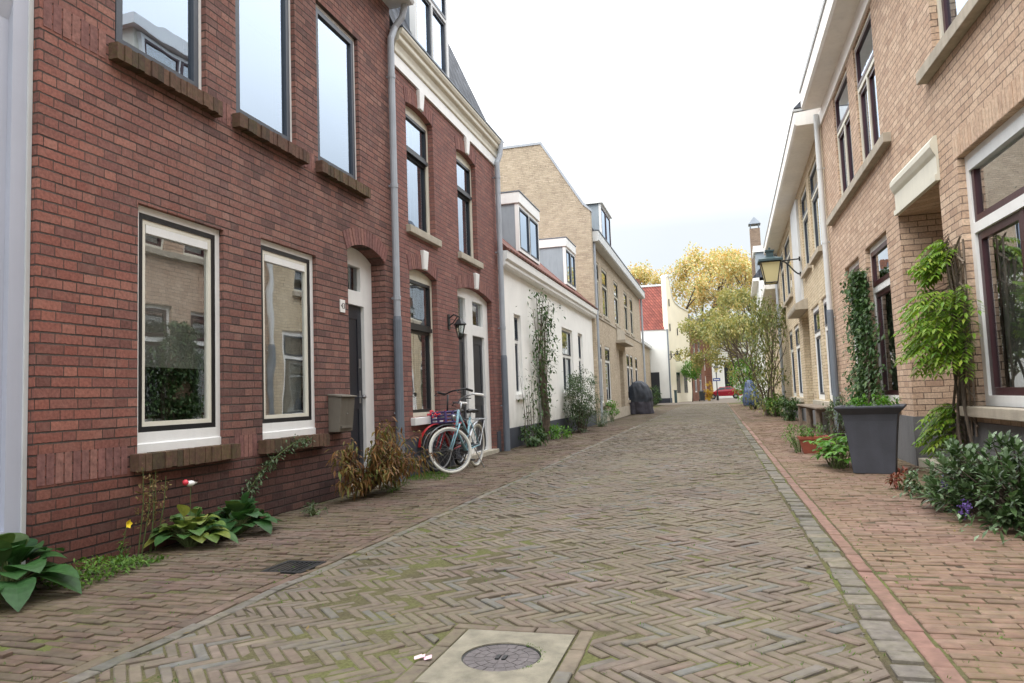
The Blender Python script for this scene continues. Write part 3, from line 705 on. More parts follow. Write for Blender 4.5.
# gable wall towards the camera
gp = [(.12, -.1), (.12, 7.68), (-.13, 7.95), (-1.6, 10.38), (-7, 10.42), (-7, -.1)]
MB().prism_y(gp, 25.46, 25.75).build('gable_wall', M['brick_tan'], h4)
m = MB()
cp = [(.15, 7.66), (.15, 7.74), (-.11, 8.02), (-1.58, 10.46), (-7, 10.5), (-7, 10.4), (-1.62, 10.37), (-.15, 7.94)]
m.prism_y(cp, 25.43, 25.79); m.build('gable_coping', M['zinc'], h4)
for a, b in up:
    f = window(h4, a, b, 4.15, 6.12, rev=.025, fw=.07, frame=M['cream'], sash=M['black'], sw=.06, transom=5.4, tb=.06)
    MB().box(-.1, .06, a-.08, b+.08, 4.03, 4.14).build('sill', M['concrete'], f)
for q in gr:
    f = window(h4, *q, rev=.025, fw=.09, frame=M['white'], sash=M['black'], sw=.05, transom=2.35, tb=.08)
    MB().box(-.1, .06, q[0]-.08, q[1]+.08, .6, .71).build('sill', M['concrete'], f)
MB().box(-.3, -.26, 32.6, 34.0, 0, 3.02).build('door', M['doordark'], h4)
MB().plate(rect(32.6, 34.0, .02, 3.02), [rect(32.72, 33.88, .06, 2.3), rect(32.72, 33.88, 2.42, 2.92)], -.2, -.26, back=True).build('door_frame', M['cream'], h4)
MB().box(-.05, .42, 31.7, 35.0, 3.28, 3.42).box(-.05, .06, 31.9, 34.8, 3.42, 3.98).build('door_canopy', M['concrete'], h4, bevel=.01)
MB().box(-.02, .03, 25.76, 43.2, 3.93, 4.03).build('belt_course', M['concrete'], h4)
MB().prism_y([(-.05, 6.62), (.30, 6.62), (.34, 6.66), (.34, 6.98), (-.05, 7.0)], 25.76, 43.3).build('eaves_board', M['greywhite'], h4)
MB().prism_y([(-.05, 7.002), (.36, 7.002), (.36, 7.04), (-.05, 7.06)], 25.76, 43.3).build('gutter_edge', M['zincdark'], h4)
MB().prism_y([(.2, 7.0), (-1.55, 9.7), (-7, 9.75), (-7, 7.0)], 25.75, 43.2).build('roof', M['slate'], h4)
d = MB().box(-3, -.2, 29.8, 32.6, 7.1, 9.08).build('dormer', M['lead'], h4)
window(h4, 29.78, 32.62, 7.35, 9.08, rev=.11, fw=.09, frame=M['white'], sash=M['maroon'], sw=.05, mull=(31.2,), name='dormer_window', glass=M['glass_sky'])
MB().box(-3.2, -.02, 29.7, 32.7, 9.085, 9.48).build('dormer_roof', M['white'], h4)
MB().box(-.3, .1, 42.6, 43.25, 7.06, 7.75).build('parapet', M['brick_far'], h4)
drainpipe(h4, .12, 25.95, 0, 6.6, .06)
drainpipe(h4, .12, 43.05, 0, 6.6, .06)
MB().box(-.02, .02, 25.8, 43.2, -.1, .45).build('plinth', M['concrete'], h4)

# ---------------------------------------------------------------- right side (facade frame: y = distance back towards the camera)
def rwin(P, s0, s1, z0, z1, **k): return window(P, min(s0, s1), max(s0, s1), z0, z1, **k)
# near house
r1 = house('beige_brick_house', 'near beige brick house with maroon sashes over a thick stone sill and a recessed doorway', 2.4, 10.28, PI+.03)
WN = (2.17, 4.75, .80, 3.30)
hs = [rect(*WN), rect(1.75, 3.9, 4.5, 6.5), rect(6.2, 8.4, .8, 3.3), rect(6.2, 8.4, 4.5, 6.5)]
MB().plate([(0.0, 3.22), (1.6, 3.22), (1.6, -.12), (12, -.12), (12, 6.75), (0.0, 6.75)], hs, 0, -6, hole_x=-.25).build('wall', M['brick_beige'], r1)
MB().quad((-.9, 0, 0), (-.9, 1.6, 0), (-.9, 1.6, 3.2), (-.9, 0, 3.2)).build('porch_back', M['cream'], r1)
MB().box(-.9, -.84, .3, 1.3, .1, 2.3).build('door', M['maroon'], r1)
MB().box(-.9, .0, .01, 1.59, -.05, .1).build('door_step', M['stone'], r1)
room(r1, 1.64, 11.9, .1, 3.8, 1.5); room(r1, .1, 11.9, 4.2, 6.7, 1.5)
def bigwin(P, a, b):
    f = MB().plate(rect(a, b, .80, 3.30), [rect(a+.09, b-.09, .90, 2.50), rect(a+.09, b-.09, 2.60, 3.22)], -.07, -.18, back=True).build('window', M['white'], P, bevel=.004)
    m = MB()
    bars(m, -.14, -.085, a+.09, b-.09, 2.60, 3.22, .07)
    mid = a+1.08
    bars(m, -.15, -.10, a+.09, mid-.01, .90, 2.50, .075); bars(m, -.15, -.10, mid+.03, b-.09, .90, 2.50, .075)
    m.box(-.15, -.09, mid-.03, mid+.05, .9, 2.5)
    m.build('sash', M['maroon'], f, bevel=.004)
    MB().box(-.13, -.06, a+.09, b-.09, 3.13, 3.235).build('vent_strip', M['greywhite'], f)
    m = MB()
    for q in ((a+.15, b-.15, 2.66, 3.16, -.115), (a+.15, mid-.08, .96, 2.44, -.13), (mid+.1, b-.15, .96, 2.44, -.13)):
        m.quad((q[4], q[0], q[2]), (q[4], q[1], q[2]), (q[4], q[1], q[3]), (q[4], q[0], q[3]))
    m.build('pane', M['glass'], f)
    n = 24
    for y0, y1 in ((a+.18, a+.62), (b-.7, b-.2)):
        vs = []; fs = []
        for i in range(n+1):
            y = y0+(y1-y0)*i/n; x = -.24+.022*math.sin(i*1.3)
            vs += [(x, y, .92), (x, y, 2.5)]
        for i in range(n): fs.append((2*i, 2*i+2, 2*i+3, 2*i+1))
        MB().add(vs, fs).build('curtain', M['curtain'], f, smooth=True)
    MB().box(-.12, .13, a-.12, b+.1, .70, .80).build('sill', M['concrete'], f, bevel=.008)
bigwin(r1, 2.17, 4.75); bigwin(r1, 6.2, 8.4)
m = MB(); bricks_row(m, 2.09, 4.83, -.05, .004, 3.306, 3.52, .072, .011, .001); m.build('soldier_course', M['soldier_beige'], r1)
for a, b in ((1.75, 3.9), (6.2, 8.4)):
    f = rwin(r1, a, b, 4.5, 6.5, rev=.08, fw=.07, frame=M['cream'], sash=M['maroon'], sw=.06, transom=5.75, tb=.07, mull=((a+b)/2,), glass=M['glass_sky'], curtain=[(a+.1, b-.1, 4.5, 5.7)])
    MB().box(-.1, .11, a-.25, b+.2, 4.36, 4.49).build('sill', M['concrete'], f, bevel=.006)
MB().box(-.03, .02, 1.61, 12, -.1, .64).build('plinth', M['plinth_grey'], r1)
hd = MB().prism_y([(-.08, 3.225), (.05, 3.225), (.05, 3.29), (.025, 3.30), (.025, 3.50), (.05, 3.54), (.075, 3.60), (.075, 3.66), (.03, 3.72), (-.08, 3.72)], .0, 1.66).build('door_hood', M['cream'], r1)
MB().prism_y([(-.05, 6.74), (.36, 6.74), (.40, 6.78), (.40, 7.08), (-.05, 7.1)], -.02, 12).build('eaves_board', M['soffit'], r1)
MB().prism_y([(.42, 7.1), (-3.6, 11.), (-6, 8.), (-6, 7.1)], 0, 12).build('roof', M['browntile'], r1)
dd = MB().box(-3, -.35, 3.2, 5.4, 7.3, 9.0).build('dormer', M['cream'], r1)
MB().box(-3.1, -.15, 3.05, 5.55, 9.0, 9.25).build('dormer_roof', M['white'], r1)
window(r1, 3.3, 5.3, 7.6, 8.95, rev=.26, fw=.08, frame=M['white'], sash=M['maroon'], sw=.05, mull=(4.3,), name='dormer_window')

# second house of the beige pair
r2 = house('beige_corner_house', 'beige brick house behind the big planter, with ivy and one long upper sill band', 2.4, 10.28, PI)
q = lambda Y: 10.28-Y
UB = [(10.92, 12.3), (12.9, 14.35)]; GB = [(11.0, 12.5), (13.05, 14.4)]
MB().plate(rect(q(15.98), 0, -.12, 6.75), [rect(q(b), q(a), 4.4, 6.42) for a, b in UB]+[rect(q(b), q(a), .78, 3.2) for a, b in GB], 0, -6, hole_x=-.2).build('wall', M['brick_beige'], r2)
MB().box(-1., .02, -.018, .02, -.1, .62).build('plinth', M['plinth_grey'], r2)
room(r2, q(15.9), -.1, .1, 3.8, 1.5); room(r2, q(15.9), -.1, 4.1, 6.7, 1.5)
for a, b in UB:
    f = rwin(r2, q(b), q(a), 4.4, 6.42, rev=.03, fw=.06, frame=M['cream'], sash=M['maroon'], sw=.06, transom=5.7, tb=.07, mull=((q(a)+q(b))/2,), curtain=[(q(b)+.1, q(a)-.1, 4.45, 5.68)], glass=M['glass_sky'])
    MB().box(-.1, -.055, q(b)+.06, q(a)-.06, 5.665, 5.735).build('transom_bar', M['cream'], f)
MB().box(-.1, .10, q(15.45), q(10.32), 4.24, 4.37).build('sill_band', M['concrete'], r2, bevel=.006)
for a, b in GB:
    f = rwin(r2, q(b), q(a), .78, 3.2, rev=.07, fw=.085, fb=.1, frame=M['white'], sash=M['maroon'], sw=.07, transom=2.52, tb=.10, curtain=[(q(b)+.15, q(b)+.6, .9, 2.4)])
    MB().box(-.1, .07, q(b)-.08, q(a)+.08, .67, .775).build('sill', M['concrete'], f, bevel=.006)
MB().box(-.03, .02, q(15.98), -.02, -.1, .62).build('plinth', M['plinth_grey'], r2)
MB().box(-.02, .03, q(15.98), -.02, 6.46, 6.74).build('frieze', M['soffit'], r2)
MB().prism_y([(-.05, 6.742), (.36, 6.742), (.40, 6.78), (.40, 7.08), (-.05, 7.1)], q(15.6), -.02).build('eaves_board', M['soffit'], r2)
MB().prism_y([(-.05, 7.102), (.42, 7.102), (.43, 7.16), (-.05, 7.2)], q(15.62), -.02).build('gutter_edge', M['greywhite'], r2)
MB().prism_y([(.40, 7.12), (-3.6, 11.), (-6, 8.), (-6, 7.12)], q(15.6), -.0).build('roof', M['browntile'], r2)
dd = MB().box(-3, -.35, q(14.4), q(11.8), 7.3, 9.0).build('dormer', M['cream'], r2)
MB().box(-3.1, -.15, q(14.55), q(11.65), 9.0, 9.25).build('dormer_roof', M['white'], r2)
window(r2, q(14.3), q(11.9), 7.6, 8.95, rev=.26, fw=.08, frame=M['white'], sash=M['maroon'], sw=.05, mull=(q(13.1),), name='dormer_window')
drainpipe(r2, .09, q(15.86), 0, 6.3, .055, mat=M['greywhite'], swan=[(.09, q(15.86), 6.7)], lower=2.6)

# third house: cream brick
r3 = house('cream_brick_house', 'long cream brick house with the street lantern, narrow tall windows and overhanging eaves', 2.4, 16.0, PI-.02)
q3 = lambda Y: 16.0-Y
GC = [(16.5, 17.9), (18.5, 20.1), (24.0, 25.8), (26.5, 28.2)]; UC = [(17.1, 18.8), (19.4, 21.1), (25.3, 27.9), (28.5, 30.4)]
MB().plate(rect(q3(31.5), 0, -.12, 6.75), [rect(q3(b), q3(a), 4.15, 6.25) for a, b in UC]+[rect(q3(b), q3(a), .72, 3.05) for a, b in GC]+[rect(q3(22.8), q3(20.9), -.05, 3.1)], 0, -6, hole_x=-.6).build('wall', M['brick_cream'], r3)
room(r3, q3(20.6), -.1, .1, 3.8, 1.2, -.61); room(r3, q3(31.4), -.1, 4.0, 6.6, 1.2, -.61); room(r3, q3(31.4), q3(23.2), .1, 3.8, 1.2, -.61)
for a, b in GC:
    f = rwin(r3, q3(b), q3(a), .72, 3.05, rev=.04, fw=.12, frame=M['white'], sash=M['slateblue'], sw=.05, transom=2.35, tb=.10, curtain=[(q3(b)+.15, q3(a)-.6, .8, 2.3)])
MB().box(-.1, .09, q3(28.4), q3(23.8), .58, .70).box(-.1, .09, q3(20.4), q3(16.2), .58, .70).build('sill_band', M['stone'], r3, bevel=.006)
for a, b in UC:
    f = rwin(r3, q3(b), q3(a), 4.15, 6.25, rev=.04, fw=.08, frame=M['cream'], sash=M['slateblue'], sw=.06, transom=5.6, tb=.07, curtain=[(q3(b)+.12, q3(b)+.6, 4.2, 5.5)])
    MB().box(-.1, .10, q3(b)-.1, q3(a)+.1, 4.03, 4.145).build('sill', M['concrete'], f)
MB().box(-.02, .06, q3(23.7), q3(21.7), 3.45, 6.4).build('entrance_panel', M['greywhite'], r3)
MB().prism_y([(-.1, 3.15), (.32, 3.15), (.34, 3.2), (.34, 3.3), (.06, 3.44), (-.1, 3.44)], q3(23.6), q3(20.8)).build('door_canopy', M['concrete'], r3)
MB().box(-.6, -.55, q3(22.8), q3(20.9), 0, 3.1).build('door', M['cream'], r3)
MB().box(-.02, .02, q3(31.5), -.02, -.1, .5).build('plinth', M['plinth_grey'], r3)
MB().prism_y([(-.05, 6.58), (.46, 6.58), (.50, 6.62), (.50, 6.86), (-.05, 6.9)], q3(31.6), -.02).build('eaves_board', M['soffit'], r3)
MB().prism_y([(-.05, 6.902), (.52, 6.902), (.52, 6.94), (-.05, 6.96)], q3(31.6), -.02).build('gutter_edge', M['greywhite'], r3)
MB().prism_y([(.5, 6.962), (-3.4, 10.6), (-6, 8.), (-6, 6.962)], q3(31.5), 0).build('roof', M['slate'], r3)
drainpipe(r3, .1, q3(31.3), 0, 6.7, .06, mat=M['zinc'])

# fourth house
r4 = house('pale_brick_house', 'lower pale brick house behind the climbing roses, with slate roof and tall chimney', 2.71, 31.5, PI-.03)
q4 = lambda Y: 31.5-Y
WF = [(33+2.6*i, 34.2+2.6*i) for i in range(7)]
MB().plate(rect(q4(52), 0, -.12, 5.3), [rect(q4(b), q4(a), 3.3, 4.8) for a, b in WF]+[rect(q4(b), q4(a), .8, 2.6) for a, b in WF], 0, -6, hole_x=-.2).build('wall', M['brick_cream'], r4)
room(r4, q4(51.8), -.1, .1, 5.2, 1., -.21)
for a, b in WF:
    rwin(r4, q4(b), q4(a), 3.3, 4.8, rev=.08, fw=.09, frame=M['white'], sash=M['slateblue'], sw=.06, mull=(q4(a)*.5+q4(b)*.5,))
    rwin(r4, q4(b), q4(a), .8, 2.6, rev=.08, fw=.09, frame=M['white'], sash=M['slateblue'], sw=.06, transom=2.1)
MB().prism_y([(-.05, 5.16), (.50, 5.16), (.56, 5.2), (.56, 5.45), (-.05, 5.47)], q4(52), -.03).build('eaves_board', M['soffit'], r4)
MB().prism_y([(.56, 5.475), (-3.2, 9.2), (-6, 7.), (-6, 5.475)], q4(52), 0).build('roof', M['slate'], r4)
r5 = house('grey_end_house', 'tall grey house far down the right side with slate roof, dormer and square chimney', 3.25, 53., PI-.03)
zz5 = (.9, 3.6, 6.1)
MB().plate(rect(-12, 0, -.12, 8.6), [rect(-2.5-3*i, -1.2-3*i, z, z+1.7) for i in range(3) for z in zz5], 0, -6, hole_x=-.2).build('wall', M['render_far'], r5)
MB().box(-1.2, -1.15, -11.9, -.1, 0, 8).build('room', M['room'], r5)
for i in range(3):
    for z in zz5: window(r5, -2.5-3*i, -1.2-3*i, z, z+1.7, rev=.08, fw=.1, frame=M['white'], sash=M['slateblue'], sw=.06, transom=z+1.2)
MB().prism_y([(-.05, 8.6), (.4, 8.6), (.4, 8.8), (-.05, 8.82)], -12, 0).build('eaves_board', M['soffit'], r5)
MB().prism_y([(.4, 8.83), (-2.4, 12.2), (-6, 9), (-6, 8.83)], -12, 0).build('roof', M['slate'], r5)
MB().box(-2.5, .05, -4.2, -1.6, 8.9, 10.9).build('dormer', M['lead'], r5)
MB().box(-2.6, .2, -4.35, -1.45, 10.902, 11.35).build('dormer_roof', M['white'], r5)
ch = MB().box(-.50, .26, -6.2, -5.4, 9.0, 13.5).build('chimney', M['brick_chimney'], r5)
m = MB()
for a in (-.47, .15):
    for b in (-6.17, -5.51): m.box(a, a+.08, b, b+.08, 13.5, 13.85)
m.add([(-.57, -6.28, 13.85), (.33, -6.28, 13.85), (.33, -5.32, 13.85), (-.57, -5.32, 13.85), (-.12, -5.8, 14.5)], [(0, 1, 4), (1, 2, 4), (2, 3, 4), (3, 0, 4), (0, 3, 2, 1)])
m.build('chimney_cap', M['zincdark'], ch)
# ---------------------------------------------------------------- houses at the end of the street
e0 = house('low_cream_annexe', 'low cream annexe with flat roof between the tan house and the white gabled house', -7.2, 58., 0, (0, 58., 0))
MB().plate(rect(50, 69.9, -.1, 5.2), [rect(60.5, 61.6, 1., 3.), rect(64, 65.1, 1., 3.)], 1.2, -4, hole_x=1.0).build('wall', M['brick_tan'], e0)
for a in (60.5, 64): window(e0, a, a+1.1, 1., 3., rev=-1.1, fw=.09, frame=M['white'], sash=M['slateblue'], sw=.06, transom=2.3)
MB().box(-4, 1.45, 49.9, 69.9, 5.2, 5.5).build('roof_edge', M['greywhite'], e0)
MB().box(.9, 1.0, 58., 69, .5, 4.).build('room', M['room'], e0)

# white gabled house, in its own frame: x right along its side wall, y away, origin at street corner
e1 = house('white_gabled_house', 'white house with steep red tiled roof and curved bell gable at the far end', -4.15, 70., 0)
m = MB()
m.quad((-6, 0, -.1), (0, 0, -.1), (0, 0, 7.0), (-6, 0, 7.0))
m.build('wall', M['render_far'], e1)
MB().box(-6, .02, -.04, -.002, -.1, .45).build('plinth', M['plinth'], e1)
MB().box(-2.0, -1.05, -.06, -.003, .0, 2.95).build('door', M['doordark'], e1)
MB().add([(-6, -.1, 7.0), (-.35, -.1, 7.0), (-.35, 3.4, 11.75), (-6, 3.4, 11.75)], [(0, 1, 2, 3)]).build('roof', M['redtile'], e1)
MB().box(-6, -.3, 3.3, 3.55, 11.7, 11.9).build('roof_ridge', M['greywhite'], e1)
# gable sheet from corner (0,0) towards (1.75,6.1)
gx, gy = .276, .961
prof = [(0, -.1), (0, 12.0), (.55, 12.2), (.9, 12.0), (1.1, 11.2), (1.5, 10.3), (2.2, 9.75), (3.2, 9.5), (4.6, 9.35), (6.2, 9.2), (6.2, -.1)]
m = MB(); n = len(prof)
vs = [(s*gx, s*gy, z) for s, z in prof]+[(s*gx-.45, s*gy+.1, z) for s, z in prof]
m.add(vs, [tuple(range(n)), tuple(range(n, 2*n))[::-1]]+[(i, n+i, n+(i+1) % n, (i+1) % n) for i in range(n)])
m.build('gable_wall', M['render_cream'], e1)
m = MB()
for (s0, z0), (s1, z1) in zip(prof[1:-2], prof[2:-1]):
    a = (s0*gx, s0*gy); b = (s1*gx, s1*gy)
    m.hexa([(a[0]-.5, a[1]+.1, z0), (a[0]+.06, a[1]-.02, z0), (b[0]+.06, b[1]-.02, z1), (b[0]-.5, b[1]+.1, z1)]+[(a[0]-.5, a[1]+.1, z0+.14), (a[0]+.06, a[1]-.02, z0+.14), (b[0]+.06, b[1]-.02, z1+.14), (b[0]-.5, b[1]+.1, z1+.14)])
m.build('gable_coping', M['render_far'], e1)
MB().box(-.36, .0, -.12, .02, 7.0, 12.0).build('gable_edge', M['render_far'], e1)
m = MB(); m.tube([(-.1, -.1, 0), (-.1, -.1, 7)], .06); m.build('drainpipe', M['zincdark'], e1)
m = MB()
for s, z in ((.4, 7.2), (.5, 9.6), (2.5, 6.9), (.3, 4.6)): m.tube([(s*gx+.05, s*gy-.05, z-.35), (s*gx+.05, s*gy-.05, z+.35)], .05, 6)
m.build('wall_anchor', M['iron'], e1)
for s in (1.6, 3.8):
    m = MB(); m.hexa([(s*gx+.02, s*gy-.01, .9), ((s+1)*gx+.02, (s+1)*gy-.01, .9), ((s+1)*gx-.1, (s+1)*gy, .9), (s*gx-.1, s*gy, .9)]+[(s*gx+.02, s*gy-.01, 2.9), ((s+1)*gx+.02, (s+1)*gy-.01, 2.9), ((s+1)*gx-.1, (s+1)*gy, 2.9), (s*gx-.1, s*gy, 2.9)])
    m.build('window', M['carglass'], e1)

def boxhouse(name, label, x, y, rz, Lh, dep, H, wallm, wins, roofm=None, ridge=0, doors=(), frame=None):
    h = house(name, label, x, y, rz)
    MB().plate(rect(0, Lh, -.1, H), [rect(*w) for w in wins]+[rect(*d) for d in doors], 0, -dep, hole_x=-.15).build('wall', wallm, h)
    MB().box(-.9, -.85, .05, Lh-.05, 0, H-.1).build('room', M['room'], h)
    for w in wins: window(h, *w, rev=.06, fw=.11, frame=frame or M['white'], sash=M['slateblue'], sw=.05, transom=w[2]+(w[3]-w[2])*.62, mull=((w[0]+w[1])/2,))
    for d in doors:
        f = MB().plate(rect(*d), [rect(d[0]+.14, d[1]-.14, d[2], d[3]-.14)], -.03, -.14, back=True).build('door_frame', M['white'], h)
        MB().box(-.13, -.1, d[0]+.14, d[1]-.14, d[2], d[3]-.14).build('door', M['black'], h)
    MB().box(-.1, .25, -.05, Lh+.05, H, H+.3).build('cornice', M['white'], h)
    if roofm: MB().prism_y([(.2, H+.3), (-dep/2, H+ridge), (-dep, H+.3)], 0, Lh).build('roof', roofm, h)
    return h
# red brick neighbour behind the gable (faces the street end, seen edge on)
ang = math.atan2(-(-2.45+1.5), (79.5-75.9)) # facade runs along +y turned towards +x
boxhouse('red_brown_brick_house', 'red brown brick house with pale window frames beside the cream bell gable', -2.38, 76.0, -math.atan2(.95, 4.2), 5.5, 5, 7.6, M['brick_far'], [(1.0, 2.0, .9, 2.9), (3.0, 4.0, .9, 2.9), (1., 2., 4.2, 6.3), (3., 4., 4.2, 6.3)], M['slate'], 3)
# far terraces facing the camera (rotated -90: local y -> world +x, local x -> world -y)
boxhouse('dark_brick_house', 'dark brick house with a white sash window closing the street behind the yellow bush', -6.5, 96., -PI/2, 6.0, 6, 7.6, M['brick_far'], [(4.4, 5.2, 3.6, 5.8), (4.4, 5.2, .9, 2.9), (2., 2.9, 3.6, 5.8)], M['slate'], 3)
boxhouse('white_end_house', 'white rendered house with a tall black door closing the end of the street', -.48, 95., -PI/2, 6.2, 6, 6.6, M['render_far'], [(3.6, 4.5, 1.2, 3.2), (3.6, 4.5, 4.0, 5.8), (.35, .95, 4.6, 6.0)], M['slate'], 3, doors=[(1.35, 2.65, 1.1, 4.75)])
boxhouse('tan_end_house', 'tan brick house beyond the trees at the right end of the street', 5.8, 95.5, -PI/2, 9, 6, 7.5, M['brick_tan'], [(1+2.2*i, 2.1+2.2*i, z, z+2.) for i in range(3) for z in (1., 4.3)], M['redtile'], 3)
# ---------------------------------------------------------------- ground and paving
def zg(x, y):
    z = .012*noise.noise((x*.55, y*.4, 3.1))+.006*noise.noise((x*1.7, y*1.5, 9.))
    z -= .02*math.exp(-((x+2.6)**2)/.25)*(1 if y < 60 else 0)   # shallow gutter at the left edge of the road
    return z
def clip(poly, nx, ny, c):
    out = []; n = len(poly)
    for i in range(n):
        a, b = poly[i], poly[(i+1) % n]
        da = nx*a[0]+ny*a[1]-c; db = nx*b[0]+ny*b[1]-c
        if da <= 0: out.append(a)
        if da*db < 0:
            t = da/(da-db); out.append((a[0]+(b[0]-a[0])*t, a[1]+(b[1]-a[1])*t))
    return out
def parea(p): return .5*sum(p[i][0]*p[(i+1) % len(p)][1]-p[(i+1) % len(p)][0]*p[i][1] for i in range(len(p)))
def inset(p, d):
    n = len(p); L = []
    for i in range(n):
        a, b = p[i], p[(i+1) % n]; dx, dy = b[0]-a[0], b[1]-a[1]; l = math.hypot(dx, dy)
        if l < 1e-6: return None
        nx, ny = -dy/l, dx/l
        L.append((a[0]+nx*d, a[1]+ny*d, dx/l, dy/l))
    out = []
    for i in range(n):
        a = L[i-1]; b = L[i]; den = a[2]*b[3]-a[3]*b[2]
        if abs(den) < 1e-4: return None
        t = ((b[0]-a[0])*b[3]-(b[1]-a[1])*b[2])/den
        out.append((a[0]+a[2]*t, a[1]+a[3]*t))
    return out if parea(out) > 1e-5 else None
def pbrick(mb, poly, y, hvar=.003, gap=.005, lift=0.):
    if len(poly) < 3: return
    a = parea(poly)
    if a < 0: poly = poly[::-1]; a = -a
    if a < .0006: return
    # weld near-coincident corners
    q = [p for i, p in enumerate(poly) if math.dist(p, poly[i-1]) > .004]
    if len(q) < 3: return
    cx = sum(p[0] for p in q)/len(q); cy = sum(p[1] for p in q)/len(q)
    base = zg(cx, cy)+R.gauss(0, hvar)+lift; tx, ty = R.gauss(0, .02), R.gauss(0, .02)
    Z = lambda p, d: (p[0], p[1], base+(p[0]-cx)*tx+(p[1]-cy)*ty-d)
    o = inset(q, gap*U(.5, 1.5))
    if o is None: return
    n = len(o)
    if y < 13:
        i_ = inset(o, .0045)
        if i_ is None: i_ = o
        mb.add([Z(p, 0) for p in i_]+[Z(p, .004) for p in o]+[Z(p, .03) for p in o],
               [tuple(range(n))]+[(n+k, n+(k+1) % n, (k+1) % n, k) for k in range(n)]+[(2*n+k, 2*n+(k+1) % n, n+(k+1) % n, n+k) for k in range(n)])
    elif y < 24:
        mb.add([Z(p, 0) for p in o]+[Z(p, .02) for p in o], [tuple(range(n))]+[(n+k, n+(k+1) % n, (k+1) % n, k) for k in range(n)])
    else: mb.add([Z(p, 0) for p in o], [tuple(range(n))])

RX0, RX1 = -2.50, .545
Y0, Y1 = 1.7, 62.
MH = (-1.17, -.66, 2.60, 3.23)
# base sheet to the horizon
m = MB()
xs = [-600, -60, -12, -6]+[-4.4+.1*i for i in range(70)]+[2.8, 6, 12, 60, 600]
ys = [-600, -60, -6, 1.4]+[1.5+.1*i for i in range(130)]+[14.6+.5*i for i in range(22)]+[26+2*i for i in range(36)]+[100, 140, 300, 900]
def zs(x, y):
    if not (-4.4 < x < 2.8 and 1.4 < y < 64): return -.05 if abs(x) < 100 else -.05
    n = noise.noise((x*.8, y*.7, 1.)); n2 = noise.noise((x*5, y*5, 2.))
    d = -.0068+.004*n+.003*n2
    sm = math.exp(-((x+1.9)/.75)**2)*math.exp(-((y-6.2)/3.)**2)
    return zg(x, y)+d+.0038*sm*(1+n2*.8)
vs = [(x, y, zs(x, y)) for y in ys for x in xs]; nx = len(xs)
m.add(vs, [(j*nx+i, j*nx+i+1, (j+1)*nx+i+1, (j+1)*nx+i) for j in range(len(ys)-1) for i in range(nx-1)])
o = m.build('ground', M['soil'], smooth=True); tag(o, kind='structure')

# herringbone road
m = MB(); L, Wd = .204, .0545
r2_ = 1/math.sqrt(2)
def to_xy(a, b): return ((a+b)*r2_-1., (a-b)*r2_+1.7)
def road_brick(a0, a1, b0, b1):
    c = to_xy((a0+a1)/2, (b0+b1)/2)
    if not (RX0-.12 < c[0] < RX1+.12 and Y0 < c[1] < Y1): return
    p = [to_xy(*q) for q in ((a0, b0), (a1, b0), (a1, b1), (a0, b1))]
    p = clip(p, 1, 0, RX1); p = clip(p, -1, 0, -RX0) if p else p
    e = .075
    mx0, mx1, my0, my1 = MH[0]-e, MH[1]+e, MH[2]-e, MH[3]+e
    if p and mx0-.2 < c[0] < mx1+.2 and my0-.2 < c[1] < my1+.2:
        if mx0 < c[0] < mx1 and my0 < c[1] < my1: return
        side = max((mx0-c[0], (1, 0, mx0)), (c[0]-mx1, (-1, 0, -mx1)), (my0-c[1], (0, 1, my0)), (c[1]-my1, (0, -1, -my1)))[1]
        p = clip(p, *side)
    if p: pbrick(m, p, c[1])
N = int((Y1+6)/(Wd*math.sqrt(2)))
for t in range(-40, 330):
    # chain runs along x (a=b); successive chains step by (L,-L) => along +y
    oa, ob = t*L, -t*L
    if t*L*math.sqrt(2) > Y1+1 or t*L*math.sqrt(2) < -1: continue
    for k in range(-56, 56):
        road_brick(oa+k*Wd, oa+k*Wd+L, ob+k*Wd, ob+k*Wd+Wd)
        road_brick(oa+k*Wd+L, oa+k*Wd+L+Wd, ob+k*Wd+Wd-L, ob+k*Wd+Wd)
def border(x0, x1, y0, y1, n, along):
    for i in range(n):
        if along == 'y': a, b = y0+(y1-y0)*i/n, y0+(y1-y0)*(i+1)/n; p = [(x0, a), (x1, a), (x1, b), (x0, b)]
        else: a, b = x0+(x1-x0)*i/n, x0+(x1-x0)*(i+1)/n; p = [(a, y0), (b, y0), (b, y1), (a, y1)]
        pbrick(m, p, y0)
border(MH[0]-.075, MH[0], MH[2]-.07, MH[3], 3, 'y'); border(MH[1], MH[1]+.075, MH[2]-.07, MH[3]+.07, 3, 'y'); border(MH[0]-.075, MH[1], MH[3], MH[3]+.07, 3, 'x')
o = m.build('road', M['clinker']); tag(o, kind='structure')

def rows(x0, x1, y0, y1, L, w, mat, name, hole=None):
    m = MB(); y = y0; r = 0
    while y < y1:
        x = x0-(L*.5 if r % 2 else 0)-U(0, .04)
        while x < x1:
            a, b = max(x0, x), min(x1, x+L)
            if b-a > .02:
                c = ((a+b)/2, y+w/2)
                if not (hole and hole[0] < c[0] < hole[1] and hole[2] < c[1] < hole[3]):
                    j = R.gauss(0, .002)
                    pbrick(m, [(a, y+j), (b, y+j), (b, y+w+j), (a, y+w+j)], y)
            x += L
        y += w; r += 1
    o = m.build(name, mat); return tag(o, kind='structure')
GR = (-2.92, -2.62, 4.14, 4.46)
rows(-4.17, -2.66, 1.7, 62, .206, .062, M['pave_left'], 'left_pavement', (GR[0]-.04, GR[1]+.03, GR[2]-.03, GR[3]+.03))
rows(.795, 2.62, 1.7, 54, .206, .063, M['pave_right'], 'right_pavement')
